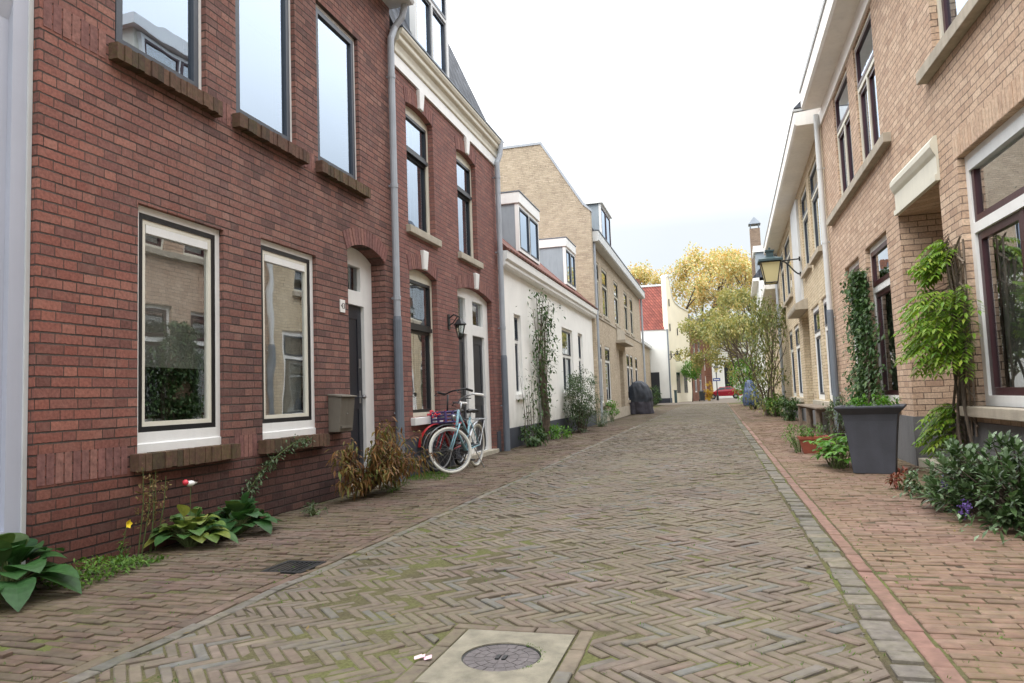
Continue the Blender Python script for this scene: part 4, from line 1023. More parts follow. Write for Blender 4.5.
# edges: setts and long bricks
m = MB(); y = 1.6
while y < 62:
    l = U(.10, .17); j = U(-.012, .012)
    pbrick(m, [(.555+j, y+.004+U(-.006, .012)), (.69+j*.5, y+.004+U(0, .008)), (.69+j*.5, y+l), (.555+j, y+l-U(-.006, .012))], y, .005, .007, .004); y += l
o = m.build('kerb_setts', M['cobble']); tag(o, kind='structure')
m = MB(); y = 1.6
while y < 62: pbrick(m, [(.70+U(0, .006), y), (.785, y), (.785+U(-.004, .004), y+.206), (.70, y+.206)], y, .002, .004, .003); y += .208
o = m.build('red_edging', M['kerbred']); tag(o, kind='structure')
m = MB(); y = 1.6
while y < 62:
    pbrick(m, [(-2.655, y), (-2.585, y), (-2.585, y+.206), (-2.655, y+.206)], y, .003, .004, .002)
    y += .208
o = m.build('left_edging', M['pave_left']); tag(o, kind='structure')
m = MB(); y = 1.65
while y < 62: pbrick(m, [(-2.58, y), (-2.505, y), (-2.505, y+.206), (-2.58, y+.206)], y, .003, .004, .001); y += .208
o = m.build('left_setts', M['cobble']); tag(o, kind='structure')

o = MB().add([(-6.5, 60, .003), (5, 60, .003), (5, 94, .003), (-6.5, 94, .003)], [(0, 1, 2, 3)]).build('far_road', M['farroad']); tag(o, kind='structure')
# manhole
cz = zg(-.915, 2.91)
mh = thing('manhole_cover', 'round iron manhole cover set in a square mossy concrete slab in the road', 'manhole cover', (-.915, 2.915, cz))
mb = MB()
hole = [(.165*math.cos(2*PI*i/40), .165*math.sin(2*PI*i/40)) for i in range(40)]
mb.plate([(MH[0]+.915+.006, MH[2]-2.915), (MH[1]+.915-.006, MH[2]-2.915), (MH[1]+.915-.006, MH[3]-2.915-.006), (MH[0]+.915+.006, MH[3]-2.915-.006)], [hole], .004, -.05)
mb.v = [(p[1], p[2], p[0]) for p in mb.v]
mb.build('surround', M['surround'], mh)
mb = MB().lathe([(.0, -.004), (.158, -.004), (.158, -.03)], (0, 0, 0), 40, False)
mb.build('cover_plate', M['rust'], mh)
mb = MB()
for r0, r1, n, ph in ((.035, .070, 8, 0), (.0735, .112, 14, .2), (.1155, .154, 20, .1)):
    for i in range(n):
        a0, a1 = 2*PI*(i+.05)/n+ph, 2*PI*(i+.95)/n+ph
        P = [(r*math.cos(a), r*math.sin(a)) for r, a in ((r0, a0), (r1, a0), (r1, (a0+a1)/2), (r1, a1), (r0, a1), (r0, (a0+a1)/2))]
        mb.add([(x, y, -.0015) for x, y in P]+[(x, y, -.005) for x, y in P], [tuple(range(6))]+[(k, 6+k, 6+(k+1) % 6, (k+1) % 6) for k in range(6)])
mb.build('raised_pattern', M['rust'], mh)
mb = MB(); mb.box(-.022, -.006, -.022, .022, -.003, .0025); mb.box(.006, .022, -.022, .022, -.003, .0025); mb.build('lifting_key', M['iron'], mh)
mb = MB(); mb.ring((0, 0, -.008), (0, 0, 1), .166, .008, 40, 5); mb.build('frame_ring', M['iron'], mh)

# drain grate
dg = thing('drain_grate', 'dark iron street drain grate in the left pavement edge', 'drain', (-2.77, 4.3, zg(-2.77, 4.3)))
bars_ = MB(); bx0, bx1, by0, by1 = GR[0]+2.77, GR[1]+2.77, GR[2]-4.3, GR[3]-4.3
for a in ((bx0, bx1, by0, by0+.03), (bx0, bx1, by1-.03, by1), (bx0, bx0+.03, by0+.031, by1-.031), (bx1-.03, bx1, by0+.031, by1-.031)): bars_.box(*a, -.03, .002)
bars_.build('frame', M['iron'], dg)
bars_ = MB()
for i in range(7): x = bx0+.05+i*(bx1-bx0-.1)/6; bars_.box(x-.009, x+.009, by0+.03, by1-.03, -.02, -.001)
bars_.build('bars', M['iron'], dg)
MB().box(bx0+.03, bx1-.03, by0+.03, by1-.03, -.2, -.06).build('sump', M['tyre'], dg)

# litter
m = MB()
for i in range(5):
    a = Vector((U(-.03, .03), U(-.012, .012), .004)); m.add([a, a+Vector((.03, .004, .009)), a+Vector((.022, .03, .012)), a+Vector((-.008, .02, .003))], [(0, 1, 2, 3)])
o = m.build('paper_scrap', M['pink'], off=None); o.location = (-1.235, 2.80, zg(-1.235, 2.8)+.003); tag(o, 'crumpled pale pink paper scrap lying beside the manhole', 'litter')

# fallen leaves scattered on the paving (uncountable)
m = MB()
for i in range(420):
    y = 1.8+30*R.random()**1.6; x = U(-4., 2.2)
    if MH[0] < x < MH[1] and MH[2] < y < MH[3]: continue
    if R.random() < .6: x = R.choice((U(-4.1, -3.4), U(1.5, 2.3), U(-2.7, -2.4)))
    tleaf(m, (x, y, zg(x, y)+.006), U(.02, .045), U(.012, .025), Vector((U(-1, 1), U(-1, 1), U(0, .15))).normalized(), Vector((0, 0, 1)))
o = m.build('fallen_leaves', M['leaf_seed']); tag(o, kind='stuff', label='small dry leaves scattered over the paving', cat='leaves')
# moss and tiny weeds in the joints
m = MB()
def tuft(x, y, s, n):
    for k in range(n):
        d = Vector((U(-1, 1), U(-1, 1), U(.5, 1.6))).normalized()
        tleaf(m, (x+U(-s, s)*.6, y+U(-s, s)*.6, zg(x, y)-.004), s*U(.5, 1.2), s*.22, d)
for i in range(3200):
    y = 1.8+12*R.random()**1.5; x = U(-4., 2.2)
    if MH[0]-.05 < x < MH[1]+.05 and MH[2] < y < MH[3]: continue
    if noise.noise((x*.9, y*.8, 5.)) < U(-.3, .35): continue
    tuft(x, y, U(.008, .022), 4)
for i in range(110): # rim of the manhole
    a = U(-.9, 1.2); tuft(-.915+.172*math.cos(a), 2.915+.172*math.sin(a), U(.008, .016), 5)
o = m.build('joint_weeds', M['leaf_weed']); tag(o, kind='stuff', label='tiny green weeds and moss in the paving joints', cat='weeds')
# ---------------------------------------------------------------- street things
# house number
n = thing('house_number_plate', 'small white house number plate 43 beside the black front door', 'sign', (-4.165, 7.525, 2.19))
MB().box(-.004, .010, -.055, .055, -.075, .075).build('plate', M['plastic_white'], n, bevel=.004)
text_mesh('number', '43', .095, M['black'], n, (.0115, 0, 0), (PI/2, 0, PI/2))
# mailbox
b = thing('mailbox', 'grey brown metal mailbox on the red brick wall under the house number', 'mailbox', (-4.17, 7.33, .74))
MB().add([(.0, -.155, .0), (.13, -.155, .0), (.13, .155, .0), (0, .155, 0), (0, -.155, .40), (.17, -.155, .38), (.17, .155, .38), (0, .155, .40)], [(3, 2, 1, 0), (4, 5, 6, 7), (0, 1, 5, 4), (1, 2, 6, 5), (2, 3, 7, 6), (3, 0, 4, 7)]).build('body', M['mailbox'], b, bevel=.006)
MB().hexa([(.0, -.168, .402), (.19, -.168, .382), (.19, .168, .382), (0, .168, .402), (0, -.168, .425), (.19, -.168, .40), (.19, .168, .40), (0, .168, .425)]).build('lid', M['mailbox'], b, bevel=.004)
m = MB(); m.box(.140, .152, -.12, .12, .04, .065); m.build('rail', M['mailbox'], b)
m = MB(); m.lathe([(.009, 0), (.009, .02)], (0, 0, 0), 10); m.v = [(.146+p[2]*.5, p[0], .2+p[1]) for p in m.v]; m.build('lock', M['chrome'], b)

def lantern(name, label, loc, rz, s=1., arm=None, glass=None, metal=None):
    """four sided tapered street lantern, base of glass at z=0; arm = reach back to the wall (-x)"""
    metal = metal or M['castgreen']
    t = thing(name, label, 'lantern', loc, rz)
    a, c, h = .17*s, .28*s, .62*s
    m = MB(); P = []
    for r, z in ((a, 0), (c, h)): P += [(-r, -r, z), (r, -r, z), (r, r, z), (-r, r, z)]
    m.hexa([tuple(v*.97 if i < 2 else v for i, v in enumerate(p)) for p in P]); m.build('glass', M['lampglass'], t)
    m = MB(); b = .022*s
    for i in range(4):
        p, q = Vector(P[i]), Vector(P[i+4]); m.tube([p, q], b*.7, 6)
        m.tube([Vector(P[i]), Vector(P[(i+1) % 4])], b, 6); m.tube([Vector(P[i+4]), Vector(P[4+(i+1) % 4])], b, 6)
    m.build('frame', M['iron'], t)
    m = MB(); e = c+.07*s
    m.hexa([(-e, -e, h+.01), (e, -e, h+.01), (e, e, h+.01), (-e, e, h+.01), (-e, -e, h+.075*s), (e, -e, h+.075*s), (e, e, h+.075*s), (-e, e, h+.075*s)])
    e2 = .13*s
    m.hexa([(-e, -e, h+.076*s), (e, -e, h+.076*s), (e, e, h+.076*s), (-e, e, h+.076*s), (-e2, -e2, h+.17*s), (e2, -e2, h+.17*s), (e2, e2, h+.17*s), (-e2, e2, h+.17*s)])
    m.build('roof', metal, t, bevel=.006*s)
    m = MB(); e3 = .10*s
    m.box(-e3, e3, -e3, e3, h+.17*s, h+.33*s); m.box(-e2, e2, -e2, e2, h+.33*s, h+.38*s)
    m.lathe([(.02*s, 0), (.02*s, .04*s), (.035*s, .06*s), (.001, .1*s)], (0, 0, h+.38*s), 8)
    m.build('vent_cap', metal, t)
    if arm:
        m = MB(); z = h+.03*s
        m.tube([(-c, 0, z), (-arm, 0, z+.02)], .02, 8)
        pts = []
        for i in range(13):
            u = i/12; pts.append((-c-.06-(arm-c-.06)*u, 0, z-.02-.42*s*(.5-.5*math.cos(PI*u))))
        m.tube(pts, .02, 8)
        for zz in (z+.02, z-.44*s): m.lathe([(.045, -.0), (.045, .0)], (0, 0, 0), 8); m.box(-arm-.02, -arm+.02, -.035, .035, zz-.06, zz+.06)
        m.build('bracket', M['iron'], t)
    return t
# street lantern on the right hand house: bracket reaches to the wall at x ~ 2.52
lantern('street_lantern', 'large green capped street lantern with milky glass bracketed from the cream brick house', (1.66, 21.6, 4.03), PI, .94, arm=.79)
# small wall lantern on the plum house
t = thing('wall_lantern', 'small black wall lantern on the plum brick wall above the bicycles', 'lantern', (-4.17, 11.02, 2.32))
m = MB(); m.box(0, .02, -.04, .04, -.12, .12); m.tube([(.01, 0, .06), (.10, 0, .12), (.2, 0, .07)], .012, 6); m.tube([(.01, 0, -.06), (.08, 0, -.02), (.16, 0, .08)], .009, 6); m.build('bracket', M['iron'], t)
m = MB(); m.lathe([(.035, -.26), (.05, -.25), (.085, -.06)], (.2, 0, 0), 6); m.build('glass', M['glass_dim'], t)
m = MB(); m.lathe([(.02, -.30), (.04, -.27), (.04, -.25)], (.2, 0, 0), 6); m.lathe([(.11, -.06), (.11, -.045), (.05, .02), (.02, .05), (.001, .08)], (.2, 0, 0), 6)
for i in range(6): a = PI/3*i; m.tube([(.2+.042*math.cos(a), .042*math.sin(a), -.26), (.2+.09*math.cos(a), .09*math.sin(a), -.05)], .006, 4)
m.build('frame', M['iron'], t)
lantern('gable_lantern', 'dark street lantern fixed to the corner of the white gabled house', (-3.4, 69.6, 3.9), 0, .95, arm=.72, metal=M['iron'])

# lamp post with blue sign at the far end
p = thing('lamp_post', 'slim dark lamp post with a lantern and blue street sign by the red car', 'lamp post', (.02, 76, 0))
m = MB(); m.lathe([(.12, 0), (.12, .5), (.07, .6), (.05, .9), (.045, 2.7), (.07, 2.75), (.03, 2.85)], n=10); m.build('pole', M['iron'], p)
m = MB(); m.hexa([(-.12, -.12, 2.85), (.12, -.12, 2.85), (.12, .12, 2.85), (-.12, .12, 2.85), (-.2, -.2, 3.3), (.2, -.2, 3.3), (.2, .2, 3.3), (-.2, .2, 3.3)]); m.build('glass', M['lampglass'], p)
m = MB(); m.hexa([(-.28, -.28, 3.31), (.28, -.28, 3.31), (.28, .28, 3.31), (-.28, .28, 3.31), (-.07, -.07, 3.6), (.07, -.07, 3.6), (.07, .07, 3.6), (-.07, .07, 3.6)]); m.lathe([(.07, 3.6), (.05, 3.75), (.001, 3.85)], n=8); m.build('lamp_roof', M['iron'], p)
s_ = MB().box(-.36, .36, -.09, -.06, 1.95, 2.25).build('street_sign', M['signblue'], p)
MB().box(-.26, .26, -.094, -.091, 2.06, 2.13).build('sign_lettering', M['plastic_white'], s_)

# ---------------------------------------------------------------- bicycles
def bike(name, label, loc, rz, lean, col, steer, tyre, style):
    """step-through city bicycle; local +x is forward, origin on the ground between the wheels"""
    t = thing(name, label, 'bicycle', loc, rz, None); t.rotation_euler = (lean, 0, rz)
    r = .335; xr, xf = -.52, .53
    def wheel(cx, piv=None, ang=0):
        def X(p):
            v = Vector(p)
            if ang:
                d = v-Vector(piv); ax = Vector((-.33, 0, .94)); v = Matrix.Rotation(ang, 3, ax) @ d+Vector(piv)
            return tuple(v)
        o = MB(); o.ring((cx, 0, r), (0, 1, 0), r-.022, .021, 36, 8); o.v = [X(p) for p in o.v]; w = o.build('wheel', tyre, t, smooth=True)
        o = MB(); o.ring((cx, 0, r), (0, 1, 0), r-.05, .010, 36, 6); o.v = [X(p) for p in o.v]; o.build('rim', M['chrome'], w, smooth=True)
        o = MB()
        for i in range(18):
            a = 2*PI*i/18; sgn = (-1)**i; b2 = a+.35*sgn
            o.tube([(cx+.02*math.cos(b2), .022*sgn, r+.02*math.sin(b2)), (cx+(r-.05)*math.cos(a), 0, r+(r-.05)*math.sin(a))], .0016, 3, False)
        o.v = [X(p) for p in o.v]; o.build('spokes', M['chrome'], w)
        o = MB(); o.tube([(cx, -.05, r), (cx, .05, r)], .02, 8); o.v = [X(p) for p in o.v]; o.build('hub', M['chrome'], w)
        o = MB(); n = 18; vs = []
        a0, a1 = (.15, 2.6) if ang else (.45, 3.3)
        for i in range(n+1):
            a = a0+(a1-a0)*i/n
            for y, q in ((-.03, .365), (0, .378), (.03, .365)): vs.append((cx+q*math.cos(a), y, r+q*math.sin(a)))
        o.add(vs, [(3*i+j, 3*i+j+1, 3*i+j+4, 3*i+j+3) for i in range(n) for j in (0, 1)])
        o.v = [X(p) for p in o.v]; o.build('mudguard', col if style == 'crate' else M['chrome'], t, smooth=True)
        return X
    hp = (xf-.17, 0, .80)  # point on the steering axis
    wheel(xr)
    X = wheel(xf, hp, steer)
    bb = Vector((-.06, 0, .29)); st = Vector((-.22, 0, .78)); head0 = Vector((xf-.2, 0, .62)); head1 = Vector((xf-.255, 0, .86)); ra = Vector((xr, 0, r))
    m = MB()
    m.tube([bb, st], .017, 8)
    if style == 'crate':
        m.tube([head1, head1.lerp(bb, .45)-Vector((.0, 0, .03)), bb+Vector((.03, 0, .06)), bb], .019, 8); m.tube([head0, head0.lerp(bb, .5)-Vector((.03, 0, .07)), bb], .021, 8)
    else:
        m.tube([head0, bb], .02, 8); m.tube([head1, head1.lerp(st, .5)-Vector((0, 0, .16)), bb.lerp(st, .45)], .017, 8)
    m.tube([head0-Vector((-.02, 0, .05)), head1+Vector((-.02, 0, .04))], .022, 8)
    for y in (-.05, .05):
        m.tube([bb+Vector((0, y*.5, 0)), ra+Vector((0, y, 0))], .011, 6); m.tube([bb.lerp(st, .85)+Vector((0, y*.4, 0)), ra+Vector((0, y, 0))], .009, 6)
    m.build('frame', col, t, smooth=True)
    m = MB()
    for y in (-.045, .045):
        m.tube([(xf-.19, y, .68), (xf-.12, y, .55), (xf, y, r)], .012, 6)
    m.tube([(xf-.19, -.045, .68), (xf-.19, .045, .68)], .015, 6)
    m.v = [X(p) for p in m.v]; m.build('fork', col, t, smooth=True)
    m = MB()
    m.tube([head1, head1+Vector((-.04, 0, .14+(.13 if style == 'crate' else 0)))], .013, 8)
    up_ = .13 if style == 'crate' else .0
    hb = head1+Vector((-.03, 0, .15+up_))
    wv = .29
    m.tube([hb+Vector((-.22, -wv, .02)), hb+Vector((-.08, -wv+.01, .05)), hb+Vector((.05, -.14, .03)), hb+Vector((.03, 0, 0)), hb+Vector((.05, .14, .03)), hb+Vector((-.08, wv-.01, .05)), hb+Vector((-.22, wv, .02))], .012, 8)
    m.v = [X(p) for p in m.v]; hbo = m.build('handlebar', M['chrome'] if style != 'crate' else M['black'], t, smooth=True)
    for y in (-wv, wv):
        m = MB(); m.tube([hb+Vector((-.24, y, .018)), hb+Vector((-.11, y, .045))], .019, 8)
        m.v = [X(p) for p in m.v]; m.build('grip', M['plastic_white'] if style == 'white' else M['tyre'], hbo)
    for y in (-.2, .2):
        m = MB(); m.tube([hb+Vector((.0, y, .04)), hb+Vector((.03, y*1.2, .0)), hb+Vector((-.05, y*1.35, -.01))], .007, 5)
        m.v = [X(p) for p in m.v]; m.build('brake_lever', M['black'], hbo)
    # headlamp
    m = MB(); m.lathe([(.001, -.05), (.03, -.04), (.042, 0), (.04, .012), (.001, .014)], n=12)
    m.v = [X((xf-.12+p[2], p[0], .80+p[1])) for p in m.v]; m.build('headlamp', M['chrome'], t, smooth=True)
    # saddle
    m = MB()
    S0 = [(-.14, .085, 0), (-.09, .10, .012), (0, .075, .012), (.08, .035, .006), (.14, .022, 0)]
    vs = []
    for x, w, dz in S0: vs += [(-.245+x, -w, .86+dz), (-.245+x, -w*.6, .885+dz), (-.245+x, w*.6, .885+dz), (-.245+x, w, .86+dz), (-.245+x, 0, .83+dz)]
    fs = [(5*i+j, 5*i+(j+1) % 5, 5*i+5+(j+1) % 5, 5*i+5+j) for i in range(4) for j in range(5)]+[(0, 1, 2, 3, 4), (24, 23, 22, 21, 20)]
    sd = m.add(vs, fs).build('saddle', M['black'], t, smooth=True)
    m = MB(); m.tube([st, st+Vector((-.02, 0, .07))], .013, 8); m.build('seat_post', M['chrome'], sd)
    # crank, pedals, chain case
    m = MB(); m.lathe([(.09, -.006), (.09, .006)], n=20); m.v = [(bb.x+p[0], -.05+p[2], bb.z+p[1]) for p in m.v]
    m.hexa([(xr, -.056, r-.04), (bb.x, -.056, bb.z-.085), (bb.x, -.04, bb.z-.085), (xr, -.04, r-.04), (xr, -.056, r+.04), (bb.x, -.056, bb.z+.085), (bb.x, -.04, bb.z+.085), (xr, -.04, r+.04)])
    m.build('chain_case', M['black'], t)
    m = MB()
    for sgn in (-1, 1):
        e = bb+Vector((.10*sgn, .085*sgn, -.13*sgn)); m.tube([bb+Vector((0, .07*sgn, 0)), e], .009, 6); m.box(e.x-.045, e.x+.045, e.y+min(0, .09*sgn), e.y+max(0, .09*sgn), e.z-.011, e.z+.011)
    m.build('crank', M['black'], t)
    # rear rack + stand
    m = MB()
    for y in (-.06, .06): m.tube([(-.30, y*.6, .72), (-.45, y, .735), (-.82, y, .735)], .007, 5); m.tube([(-.72, y, .735), (xr, y, r)], .006, 5)
    for i in range(4): m.tube([(-.46-.11*i, -.06, .735), (-.46-.11*i, .06, .735)], .006, 5)
    m.build('rear_rack', M['black'] if style == 'crate' else M['chrome'], t)
    MB().tube([(-.3, .05, .3), (-.34, .2, .01)], .009, 6).build('kick_stand', M['chrome'], t)
    if style == 'crate':
        m = MB(); a, bq = xf-.36, xf-.06
        for z in (.80, .85, .90, .95):
            for s0, s1 in (((a, -.15), (bq, -.15)), ((bq, -.15), (bq, .15)), ((bq, .15), (a, .15)), ((a, .15), (a, -.15))):
                m.tube([(s0[0], s0[1], z), (s1[0], s1[1], z)], .012, 5)
        for x in (a, (a+bq)/2, bq):
            for y in (-.15, .15): m.box(x-.015, x+.015, y-.012, y+.012, .79, .96)
        m.box(a, bq, -.15, .15, .785, .80)
        m.v = [X((p[0], p[1], p[2]-.08)) for p in m.v]
        m.build('crate', M['purple'], t)
        m = MB(); m.box(xf-.22, xf+.0, -.12, .12, .66, .70); m.v = [X(p) for p in m.v]; m.build('front_rack', M['iron'], t)
    return t
bike('white_bicycle', 'pale blue white step-through bicycle with cream tyres, parked closest to the street', (-3.70, 10.25, zg(-3.7, 10.2)+.002), -PI/2-.03, -.05, M['bike_white'], -.80, M['tyre_white'], 'white')
bike('red_bicycle', 'red bicycle with black handlebars and purple front crate, leaning at the plum wall', (-4.0, 10.40, zg(-4., 10.4)+.002), -PI/2+.02, -.09, M['bike_red'], -.45, M['tyre'], 'crate')
fl = MB()
for i in range(26):
    v = rv(); fl.lathe([(.001, -.018), (.018, 0), (.001, .018)], (v.x*.09, v.y*.09, .05+v.z*.05), 6)
o = fl.build('plastic_flower_garland', M['pinkred']); o.location = (-4.05, 9.98, .80); tag(o, 'bunch of red and pink artificial flowers on the front crate of the red bicycle', 'flowers')

# ---------------------------------------------------------------- planters
t = thing('tall_planter', 'tall tapered anthracite planter with flared rim on the right pavement', 'planter', (1.78, 9.62, zg(1.78, 9.6)))
def ringpts(w, d, z): return [(-w, -d, z), (w, -d, z), (w, d, z), (-w, d, z)]
m = MB(); lv = [(.225, .225, 0), (.25, .25, .3), (.285, .285, .62), (.30, .30, .70), (.36, .36, .76), (.375, .375, .775), (.375, .375, .80), (.32, .32, .80), (.30, .30, .72)]
vs = [p for l in lv for p in ringpts(*l)]; k = len(lv)
m.add(vs, [(4*i+j, 4*i+(j+1) % 4, 4*i+4+(j+1) % 4, 4*i+4+j) for i in range(k-1) for j in range(4)]+[(3, 2, 1, 0)])
m.build('body', M['potgrey'], t, bevel=.008)
MB().quad(*ringpts(.3, .3, .73)).build('soil', M['soil'], t)
t.rotation_euler.z = -.25
t = thing('terracotta_pot', 'low terracotta trough with small plants behind the tall planter', 'plant pot', (1.42, 12.3, zg(1.4, 12.2)))
m = MB(); lv = [(.16, .11, 0), (.21, .14, .22), (.225, .155, .22), (.225, .155, .27), (.19, .12, .27), (.18, .11, .2)]
vs = [p for l in lv for p in ringpts(*l)]; k = len(lv)
m.add(vs, [(4*i+j, 4*i+(j+1) % 4, 4*i+4+(j+1) % 4, 4*i+4+j) for i in range(k-1) for j in range(4)]+[(3, 2, 1, 0), (20, 21, 22, 23)])
m.build('body', M['terracotta'], t, bevel=.01)
st, fo = MB(), MB(); bush(fo, st, (0, 0, .33), (.2, .16, .14), 160, .07, .03, 6, .3, 10)
fo.build('plant', M['leaf_bright'], t)
# bench in front of the cream house
t = thing('wooden_bench', 'weathered wooden bench against the cream brick house behind the pots', 'bench', (2.16, 18.3, 0))
m = MB()
for i in range(3): m.box(-.18+.125*i, -.065+.125*i, -2.0, 2.0, .57, .605)
m.build('seat', M['woodpale'], t, bevel=.005)
for y in (-1.7, 0, 1.7):
    m = MB(); m.box(-.17, -.09, y-.04, y+.04, 0, .568); m.box(.1, .17, y-.04, y+.04, 0, .568); m.box(-.17, .17, y-.03, y+.03, .50, .565); m.build('leg', M['woodpale'], t, bevel=.004)

# ---------------------------------------------------------------- covered things
def drape(name, label, loc, prof, mat, cat, rz=0, folds=9, amp=.06, seed=1.):
    t = thing(name, label, cat, loc, rz)
    n = 72; vs = []; fs = []; Z = []
    fine = []
    for a_, b_ in zip(prof, prof[1:]):
        for q_ in range(4): fine.append(tuple(u+(w-u)*q_/4 for u, w in zip(a_, b_)))
    prof = fine+[prof[-1]]
    for j, (rx, ry, z, cx, cy) in enumerate(prof):
        for i in range(n):
            a = 2*PI*i/n; low = 1-j/(len(prof)-1)
            f = 1+amp*(.4+low)*math.sin(folds*a+2*math.sin(a+seed)+.8*j/len(prof))+.07*(1-2*abs(noise.noise((math.cos(a)*3.1+z, math.sin(a)*3.1-z*.6, z*1.9+seed*3))))-.03+.10*noise.noise((math.cos(a)*2, math.sin(a)*2, z*2.2+seed))
            sx = abs(math.cos(a))**.8*math.copysign(1, math.cos(a)); sy = abs(math.sin(a))**.8*math.copysign(1, math.sin(a))
            vs.append((cx+rx*f*sx, cy+ry*f*sy, z+(.03*noise.noise((a*3, z*3, seed)) if j else 0)))
    m_ = len(prof)
    for j in range(m_-1):
        for i in range(n): fs.append((j*n+i, j*n+(i+1) % n, (j+1)*n+(i+1) % n, (j+1)*n+i))
    fs.append(tuple((m_-1)*n+i for i in range(n)))
    return t, vs, fs
prof = [(.60, .45, .02, 0, 0), (.62, .47, .15, 0, 0), (.60, .46, .45, 0, 0), (.575, .44, .62, .0, 0)]
t, vs, fs = drape('covered_parasol_seat', 'dark grey weather cover over a tall rounded object beside the tan house', (-3.68, 36.2, 0), prof, None, 'cover', 0, 7, .06)
MB().add(vs, fs[:-1]).build('lower_skirt', M['cover_purple'], t, smooth=False)
prof2 = [(.575, .44, .60, 0, 0), (.60, .45, .8, .02, 0), (.56, .42, 1.1, .0, 0), (.46, .36, 1.38, -.02, 0), (.3, .26, 1.56, -.04, 0), (.12, .1, 1.64, -.05, 0)]
_, vs, fs = drape('x', 'x', (0, 0, 0), prof2, None, 'cover', 0, 6, .03, 2.)
bpy.data.objects.remove(_)
MB().add(vs, fs).build('upper_cover', M['cover_grey'], t, smooth=True)
prof = [(.40, .75, .22, 0, 0), (.42, .80, .4, 0, 0), (.36, .75, .7, .0, 0), (.30, .6, .95, -.03, .05), (.24, .32, 1.15, -.06, .2), (.2, .25, 1.38, -.06, .22), (.10, .12, 1.5, -.06, .22)]
t, vs, fs = drape('covered_scooter', 'motor scooter under a rumpled blue tarpaulin on the right pavement', (1.72, 39.0, 0), prof, None, 'scooter', .15, 8, .09, 3.)
MB().add(vs, fs).build('tarpaulin', M['tarp_blue'], t, smooth=True)
for y in (-.58, .55):
    m = MB(); m.ring((0, y, .24), (1, 0, 0), .18, .06, 20, 8); w = m.build('wheel', M['tyre'], t, smooth=True)
    m = MB(); m.lathe([(.1, -.04), (.1, .04)], n=12); m.v = [(p[2], y+p[0], .24+p[1]) for p in m.v]; m.build('rim', M['chrome'], w)

# ---------------------------------------------------------------- red car at the end (broadside)
t = thing('parked_car', 'red hatchback parked across the far end of the street', 'car', (.75, 86., 0))
side = [(-1.95, .35), (-2.0, .62), (-1.85, .82), (-1.0, .92), (-.45, 1.36), (.75, 1.40), (1.55, 1.0), (1.92, .92), (2.0, .6), (1.95, .33)]
secs = [(-.82, .94), (-.70, 1.), (.70, 1.), (.82, .94)]
vs = []; n = len(side)
for y, s_ in secs:
    for x, z in side: vs.append((x*s_, y if z < 1.1 else y*.82, .33+(z-.33)*s_))
fs = [(j*n+i, j*n+(i+1) % n, (j+1)*n+(i+1) % n, (j+1)*n+i) for j in range(3) for i in range(n)]+[tuple(range(n))[::-1], tuple(3*n+i for i in range(n))]
MB().add(vs, fs).build('body', M['carred'], t, bevel=.04)
m = MB()
for q in ([(-.85, .95), (-.42, 1.30), (.12, 1.33), (.12, .95)], [(.18, .95), (.18, 1.33), (.70, 1.33), (1.25, 1.0)]):
    for y in (-.79, .79): m.add([(x, y*(1. if z < 1.1 else .9), z) for x, z in q], [(0, 1, 2, 3)])
m.build('side_window', M['carglass'], t)
for x in (-1.2, 1.25):
    for y in (-.78, .78):
        m = MB(); m.ring((x, y, .31), (0, 1, 0), .22, .09, 20, 8); w = m.build('wheel', M['tyre'], t, smooth=True)
        m = MB(); m.lathe([(.19, -.05), (.19, .05)], n=14); m.v = [(x+p[0], y+p[2], .31+p[1]) for p in m.v]; m.build('rim', M['chrome'], w)
for x in (-1.9, 1.86):
    m = MB(); m.box(x-.06, x+.06, -.8, -.55, .66, .78); m.box(x-.06, x+.06, .55, .8, .66, .78); m.build('headlight' if x < 0 else 'tail_light', M['chrome'] if x < 0 else M['bike_red'], t)
# wheelie bins
def wbin(loc, label, s=1.):
    t = thing('wheelie_bin', label, 'bin', loc, .2, 'wheelie bins at the end of the street')
    MB().hexa([(-.2, -.22, .08), (.2, -.22, .08), (.2, .22, .08), (-.2, .22, .08), (-.27, -.3, .95*s), (.27, -.3, .95*s), (.27, .3, .95*s), (-.27, .3, .95*s)]).build('body', M['bin'], t, bevel=.02)
    MB().hexa([(-.29, -.32, .955*s), (.29, -.32, .955*s), (.29, .34, .955*s), (-.29, .34, .955*s), (-.22, -.26, 1.03*s), (.22, -.26, 1.03*s), (.22, .34, 1.06*s), (-.22, .34, 1.06*s)]).build('lid', M['bin'], t, bevel=.02)
    for x in (-.22, .22):
        m = MB(); m.ring((x, .22, .1), (1, 0, 0), .07, .03, 12, 6); m.build('wheel', M['tyre'], t)
wbin((-1.45, 73.5, 0), 'dark grey wheelie bin to the left of the yellow shrub')
t = thing('green_post', 'short dark green utility post at the corner of the white gabled house', 'post', (-3.75, 69.2, 0))
m = MB(); m.box(-.12, .12, -.1, .1, 0, 1.1); m.build('cabinet', M['castgreen'], t, bevel=.02); MB().box(-.15, .15, -.13, .13, 1.1, 1.18).build('cap', M['castgreen'], t, bevel=.02)

